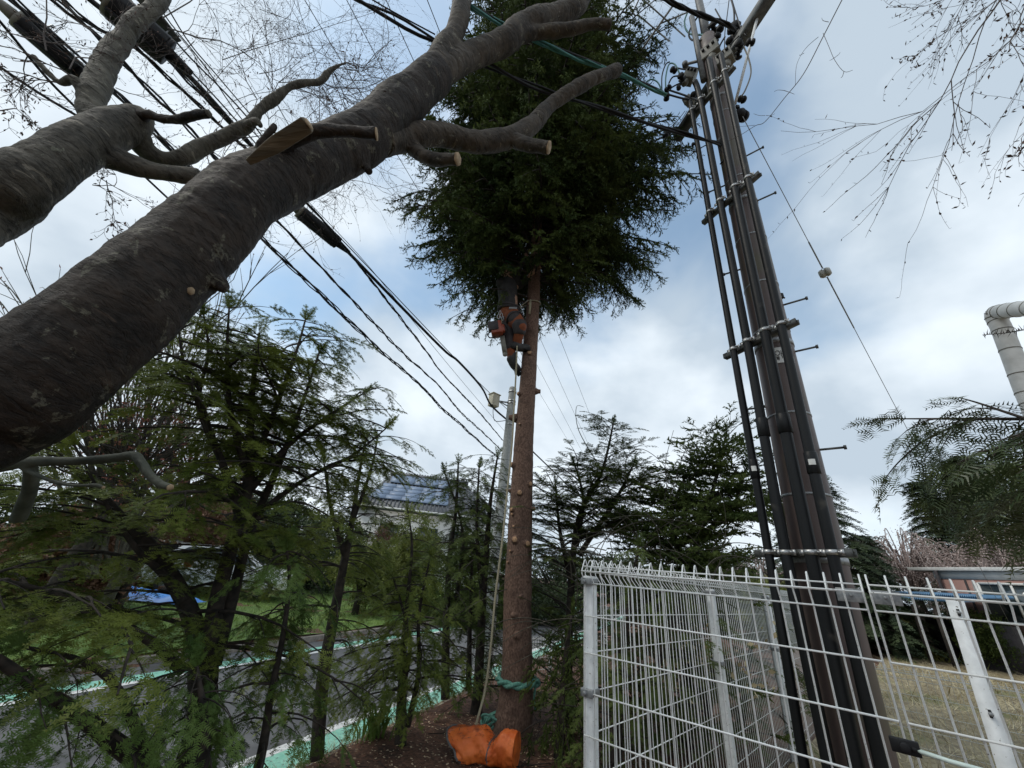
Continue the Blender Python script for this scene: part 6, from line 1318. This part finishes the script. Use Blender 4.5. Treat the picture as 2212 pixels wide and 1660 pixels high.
organic('jacket', [[(B3(1096, 664, DB), .145), (B3(1097, 645, DB), .138), (B3(1096, 625, DB), .150), (shc, .13), (shc + UP * .07, .07)], [(shl, .075), (shr, .085)],
                   [(shr, .085), (shr * .5 + elr * .5, .070), (elr, .062), (elr * .25 + har * .75, .048), (elr * .08 + har * .92, .043)],
                   [(shr, .08), (shr * .4 + ell * .6, .066), (ell, .058), (ell * .25 + hal * .75, .046)]], Mt['jacket'], climber, .012)
organic('trousers', [[(B3(1099, 669, DB), .135), (hipc, .142), (B3(1101, 690, DB), .115)], [(hr_, .118), (hr_ * .5 + knr * .5, .105), (knr, .088), (knr * .5 + anr * .5, .070), (anr, .060)],
                     [(hl, .112), (hl * .5 + knl * .5, .105), (knl, .083), (knl * .5 + anl * .5, .072), (anl, .062)]], Mt['trouser'], climber, .012)
organic('leg_guard', [[(hl * .8 + knl * .2, .118), (hl * .3 + knl * .7, .103), (knl, .098), (knl * .6 + anl * .4, .086)]], Mt['panel_dark'], climber, .012)
organic('knee_guard', [[(hr_ * .12 + knr * .88, .106), (knr * .75 + anr * .25, .092)]], Mt['panel_dark'], climber, .012)
organic('thigh_panel', [[(hr_ * .8 + knr * .2 + nrm_(EYE - hr_) * .03 , .108), (hr_ * .45 + knr * .55 + nrm_(EYE - hr_) * .028, .085)]], Mt['panel_dark'], climber, .012)
for an_, to_ in ((anr, tor), (anl, tol)):
    d = nrm_(to_ - an_)
    bt = organic('boot', [[(an_ + UP * .06, .068), (an_ - UP * .03, .062), (an_ - UP * .05 + d * .06, .056), (an_ * .3 + to_ * .7 - UP * .03, .050), (to_ - UP * .02, .040)], [(an_ - UP * .04 - d * .05, .05), (an_ - UP * .05 + d * .03, .05)]], Mt['boot'], climber, .011)
    b = MB(); b.box((an_ + to_) / 2 - UP * .075, np.linalg.norm(to_ - an_) + .08, .085, .025, (d, nrm_(np.cross(UP, d)), np.cross(d, nrm_(np.cross(UP, d))))); b.build('sole', Mt['black'], bt, bevel=.008)
    b = MB(); b.tube([an_ + UP * .12, an_ - UP * .08 + d * .05, an_ - UP * .16 + d * .08], [.008, .008, .004], 6); b.build('climbing_spike', Mt['steel'], bt)
hm = organic('helmet', [[(head + UP * .065 - toface * .01, .122), (head + UP * .085 - toface * .01, .118)]], Mt['helmet'], climber, .01, 2)
b = MB(); b.box(head + toface * .13 + UP * .04, .08, .16, .012, (toface, np.cross(UP, toface), UP)); b.build('helmet_peak', Mt['helmet'], hm, bevel=.005)
# harness
b = MB()
for zc, R_ in ((B3(1099, 669, DB), .150), ):
    for dz in (-.02, .02): b.tube([zc + UP * dz + np.array([math.cos(t) * R_, math.sin(t) * R_ * .95, .02 * math.sin(t)]) for t in np.linspace(0, 6.283, 25)], .018, 6, cap=False)
for c, R_, ax in ((hr_ * .7 + knr * .3, .122, knr - hr_), (hl * .7 + knl * .3, .118, knl - hl)):
    a = nrm_(ax); e = nrm_(np.cross(a, UP + [.1, .2, 0])); f_ = np.cross(a, e); b.tube([c + (e * math.cos(t) + f_ * math.sin(t)) * R_ for t in np.linspace(0, 6.283, 21)], .014, 6, cap=False)
hn = b.build('harness', Mt['panel_dark'], climber, smooth=True)
for (x, y, s_) in ((1083, 682, .03), (1080, 676, .026), (1077, 684, .03), (1086, 688, .026)):
    c = B3(x, y, DB - .12); e = nrm_(np.array([1, .2, 0])); b = MB(); b.tube([c + e * math.cos(t) * s_ * .55 + UP * math.sin(t) * s_ * 1.4 for t in np.linspace(0, 6.283, 17)], .005, 6, cap=False); b.build('carabiner', Mt['steel'], hn, smooth=True)
b = MB(); c = B3(1108, 667, DB - .17); b.box(c, .11, .04, .035, (nrm_([1, .1, .15]), nrm_([-.1, 1, 0]), UP)); b.build('tool_case', Mt['clamp'], hn, bevel=.008)
# lanyard round the trunk
zl = B3(1140, 655, SD)[2]; c_, r_ = sp_at(zl); b = MB(); lp = [B3(1112, 672, DB - .08)] + [np.array([c_[0] + (r_ + .012) * math.cos(t), c_[1] + (r_ + .012) * math.sin(t), zl + .03 * math.sin(t)]) for t in np.linspace(rad(215), rad(500), 16)] + [B3(1112, 672, DB + .02)]
b.tube(catmull(lp, 4), .008, 6); ly = b.build('lanyard', Mt['rope'], None, smooth=True); tag(ly, 'tan lanyard looped round the spruce trunk from the climber\'s harness', 'rope')
b = MB(); q = B3(1145, 662, SD - .13); b.tube([q + UP * .12, q, q - UP * .14], [.012, .02, .014], 8); b.build('rope_tail', Mt['rope'], ly, smooth=True)
# chainsaw hanging from the harness
cs = empty('chainsaw', B3(1070, 713, DB - .12), 'orange and dark chainsaw hanging bar down at the climber\'s left side', 'chainsaw')
c = B3(1073, 712, DB - .14); bd_ = nrm_(B3(1091, 765, DB - .14) - B3(1084, 722, DB - .14)); si = nrm_(np.cross(bd_, nrm_(EYE - c))); fo = np.cross(si, bd_)
b = MB(); b.box(c, .16, .15, .20, (si, fo, bd_)); b.box(c - si * .06 + bd_ * .02, .10, .12, .12, (si, fo, bd_)); b.build('motor_body', Mt['saw_orange'], cs, bevel=.02)
b = MB(); b.box(c + si * .04 - bd_ * .02 + fo * .05, .14, .08, .14, (si, fo, bd_)); b.build('engine_cover', Mt['panel_dark'], cs, bevel=.015)
b = MB(); g0 = B3(1084, 722, DB - .13); g1 = B3(1091, 766, DB - .13); b.prism([(-.032, -.006), (.032, -.006), (.032, .006), (-.032, .006)], g0, g1, si, fo); b.tube([g1 - fo * .006, g1 + fo * .006], .032, 14); b.build('guide_bar', Mt['box'], cs)
b = MB(); b.tube(catmull([c - si * .05 - bd_ * .08, c - si * .12 - bd_ * .05, c - si * .14 + bd_ * .04, c - si * .08 + bd_ * .10], 5), .010, 8); b.tube(catmull([B3(1064, 716, DB - .14), B3(1054, 722, DB - .14), B3(1058, 730, DB - .14), B3(1070, 728, DB - .14)], 5), .008, 8); b.build('handle', Mt['black'], cs, smooth=True)
b = MB(); b.tube(catmull([B3(1084, 690, DB - .14), B3(1082, 702, DB - .16), c - bd_ * .1], 4), .005, 6); b.build('tool_strap', Mt['rope'], cs)
# ropes from the climber down to the ground
b = MB(); pp = catmull([B3(1117, 748, DB - .1), B3(1115, 800, DB - .05), B3(1111, 870, DB - .1), B3(1106, 960, DB - .1), B3(1096, 1060, 4.4), B3(1086, 1160, 4.35), B3(1070, 1290, 4.3), B3(1060, 1400, 4.25), B3(1048, 1490, 4.2), B3(1030, 1560, 4.12), G(1016, 1622, .02)], 8); b.tube(pp, .0105, 8)
cr_ = b.build('climbing_rope', Mt['rope'], None, smooth=True); tag(cr_, 'tan climbing rope hanging from the climber to the mulch beside the orange bag', 'rope')
b = MB(); pp = catmull([B3(1117, 770, DB - .05), B3(1113, 830, DB), B3(1109, 900, DB), B3(1103, 990, DB - .05), B3(1092, 1110, 4.4)], 8); b.tube(pp, .006, 6)
c2 = b.build('climbing_rope', Mt['rope'], None, smooth=True); tag(c2, 'thinner second rope close beside the upper half of the long climbing rope', 'rope')

# green rope round the spruce foot
zg_ = ontrunk(1116, 1478)[0][2]; c_, r_ = sp_at(zg_); gr_ = empty('green_rope', (c_[0], c_[1], zg_), 'thick green rope knotted around the lower spruce trunk', 'rope'); b = MB()
for ph in (0, 3.14):
    lp = []
    for t in np.linspace(0, 6.283, 60): lp.append(np.array([c_[0] + (r_ + .026 + .012 * math.cos(5 * t + ph)) * math.cos(t), c_[1] + (r_ + .026 + .012 * math.cos(5 * t + ph)) * math.sin(t), zg_ + .016 * math.sin(5 * t + ph) + .012 * math.sin(t + .5)]))
    b.tube(lp, .019, 8, cap=False)
b.build('rope_wrap', Mt['rope_green'], gr_, smooth=True)
b = MB(); kn = ontrunk(1150, 1472)[0]; b.tube(catmull([kn + [0, -.03, 0], kn + [.04, -.04, .02], kn + [.06, -.02, -.01], kn + [.03, -.03, -.03]], 5), .02, 8); b.tube(catmull([kn + [.03, -.03, -.02], kn + [.02, -.05, -.12], kn + [.035, -.04, -.2]], 4), .010, 6)
b.build('knot', Mt['rope_green'], gr_, smooth=True)
# coil behind the bag
gc = G(1065, 1590); root = empty('rope_coil', gc, 'loose coil of dull green rope at the left foot of the spruce', 'rope'); b = MB(); r3 = random.Random(4)
for k in range(7):
    R_ = r3.uniform(.06, .12); lp = [gc + np.array([math.cos(t) * R_ + r3.uniform(-.004, .004), math.sin(t) * R_ * .8, .03 + .03 * k * .6 + .03 * math.sin(t * 2 + k)]) for t in np.linspace(0, 6.283, 26)]; b.tube(lp, .011, 6, cap=False)
b.build('coils', Mt['rope_green'], root, smooth=True)

# orange bag: an open tool bag lying on its side
b0 = G(1040, 1655); b1 = HD(1112, 1617, 3.92); b1[2] = .15
bag = empty('orange_bag', (b1[0], b1[1], 0), 'crumpled orange tarpaulin bag lying on its side in the mulch at the bottom centre', 'bag')
ax = nrm_(np.array([b1[0] - b0[0], b1[1] - b0[1] , 0]) ); 
endc = HD(1116, 1626, 4.0); endc[2] = .118
axis = nrm_(np.array([.86, -.30, .0])); n, mseg = 30, 44; V = []; Lb = .50
side_ = np.cross(UP, axis)
Lb = .48; n = 46
def ridge(v): return 1 - abs(mnoise.noise(v)) * 2.2
for i_ in range(n):
    t = i_ / (n - 1); c = endc - axis * Lb * t
    pinch = math.exp(-((t - .40) / .11) ** 2); flare = sstep(.45, .95, t); Ra = .112 * (1 + .45 * flare + .12 * pinch); Rb = .112 * (1 - .34 * pinch - .40 * flare)
    for k in range(mseg):
        th = k * 6.283 / mseg; cv = Vector((math.cos(th) * 1.6, math.sin(th) * 1.6, t * 4))
        rr = 1 + (.16 * t + .05) * mnoise.noise(cv * 1.3) + (.09 + .07 * pinch + .08 * flare) * (ridge(cv * 2.4 + Vector((3, 1, 2))) - .5) + .05 * ridge(cv * 5.5)
        p = c + side_ * math.cos(th) * Ra * rr + UP * (math.sin(th) * Rb * rr - (.118 - Rb) + .035 * flare * math.cos(th - 1.0)) + axis * (.05 * flare * math.sin(th * 2 + 1) - .06 * flare * math.sin(th))
        p[2] = max(p[2], .010 + .004 * mnoise.noise(Vector((p[0] * 20, p[1] * 20, 0)))); V.append(p)
b = MB(); i = np.arange(n - 1)[:, None] * mseg + np.arange(mseg)[None]; i2 = np.arange(n - 1)[:, None] * mseg + (np.arange(mseg)[None] + 1) % mseg
b.add(V, np.stack([i, i2, i2 + mseg, i + mseg], -1).reshape(-1, 4)); ob = b.build('bag_side', Mt['orange_bag'], bag, smooth=True)
md = ob.modifiers.new('s', 'SOLIDIFY'); md.thickness = .003
b = MB(); V = [endc + axis * .012]; 
for rr_ in (.35, .7, .97):
    for k in range(mseg):
        th = k * 6.283 / mseg; q = endc + side_ * math.cos(th) * .112 * rr_ + UP * math.sin(th) * .112 * rr_; q = q + axis * (.014 * (1 - rr_) + .012 * mnoise.noise(Vector((q[0] * 30, q[2] * 30, 1)))) ; q[2] = max(q[2], .014); V.append(q)
T = [(0, 1 + k, 1 + (k + 1) % mseg) for k in range(mseg)]; Q = []
for a in (0, 1):
    for k in range(mseg): Q.append((1 + a * mseg + k, 1 + (a + 1) * mseg + k, 1 + (a + 1) * mseg + (k + 1) % mseg, 1 + a * mseg + (k + 1) % mseg))
b.add(V, Q, T); b.build('bag_base', Mt['orange_bag'], bag, smooth=True)
b = MB()
for row, rr_ in ((19, .006), (n - 1, .009)): lp = [ob.data.vertices[row * mseg + k % mseg].co for k in range(mseg + 1)]; b.tube([np.array(v) * 1.0 + UP * .002 for v in lp], rr_, 6, cap=False)
b.build('hem', Mt['bag_grey'], bag, smooth=True)
r3 = random.Random(9); b = MB()
for k in range(260):
    i_ = r3.randrange(14, n - 1); k_ = r3.randrange(6, 18); p = np.array(ob.data.vertices[i_ * mseg + k_].co) + UP * .008; a = r3.uniform(0, 6.28); d = np.array([math.cos(a), math.sin(a), r3.uniform(-.2, .2)]) * r3.uniform(.006, .02); w = np.array([-d[1], d[0], 0]) * .12
    b.add([p - d - w, p + d - w, p + d + w, p - d + w], [(0, 1, 2, 3)])
tag(b.build('sawdust_litter', Mt['needle_litter'], bag), kind='stuff')

# sawn logs by the fence post
for (x, y, r_, lab) in [(1226, 1590, .031, 'sawn log end on the left of the pair beside the fence post'), (1244, 1586, .026, 'slightly smaller sawn log end nearest the fence post')]:
    p = G(x, y + 6); p[2] = r_ + .01; d = nrm_(np.array([.25, .95, 0])); root = empty('cut_log', p, lab, 'log', 'sawn logs by the fence'); b = MB(); b.tube([p, p + d * .2, p + d * .45], [r_, r_ * 1.02, r_ * .95], 14); b.build('bark', Mt['spruce_bark'], root, smooth=True); cutface(p - d * .001, -d, r_ * .93, root, 'cut')
# leafy plant clump
pl = G(803, 1605, -.05); root = empty('leafy_plant', pl, 'bright green strap leaved plant at the mulch edge near the green lane', 'plant'); b = MB(); r3 = random.Random(8)
for k in range(90):
    a = r3.uniform(0, 6.28); h = r3.uniform(.12, .30); o_ = pl + np.array([r3.gauss(0, .06), r3.gauss(0, .06), 0]); dd = np.array([math.cos(a), math.sin(a), 0]); w = np.array([-dd[1], dd[0], 0]) * .009; q = [o_, o_ + dd * h * .15 + UP * h * .6, o_ + dd * h * .45 + UP * h * .9, o_ + dd * h * .8 + UP * h * .75]
    b.add([q[0] - w * .6, q[0] + w * .6, q[1] - w, q[1] + w, q[2] - w * .8, q[2] + w * .8, q[3]], [(0, 1, 3, 2), (2, 3, 5, 4)], [(4, 5, 6)])
b.build('leaves', Mt['grass'], root)
dg_pts = np.array([[*(np.array([_A[0], _A[1]]) + RD * a - RN * s), 0] for a, s in zip(np.random.RandomState(5).rand(2600) * 7 - 1, .62 + np.random.RandomState(6).rand(2600) * .5)]); dg_pts[:, 2] = ground_z(dg_pts[:, 0], dg_pts[:, 1])
tag(blades('verge_grass', dg_pts, .10, .003, 1.4, Mt['straw'], 9), kind='stuff')
# low grey railing beyond the evergreens
rl0, rl1 = G(1080, 1500, -.1), G(1180, 1480, -.1); d = nrm_(rl1 - rl0); root = empty('low_railing', rl0, 'low grey wire railing half hidden behind the spruce foot', 'railing'); b = MB(); o_ = rl0 - d * .6; L_ = 3.4
for k in range(int(L_ / .06)): b.tube([o_ + d * .06 * k, o_ + d * .06 * k + UP * .62], .003, 4)
for z in (.05, .2, .35, .5, .6): b.tube([o_ + UP * z, o_ + d * L_ + UP * z], .004, 4)
b.build('wire_panel', Mt['wire_low'], root); 
for t in (0, .5, 1): b = MB(); b.box(o_ + d * L_ * t + UP * .32, .05, .05, .66); b.build('rail_post', Mt['galv'], root)
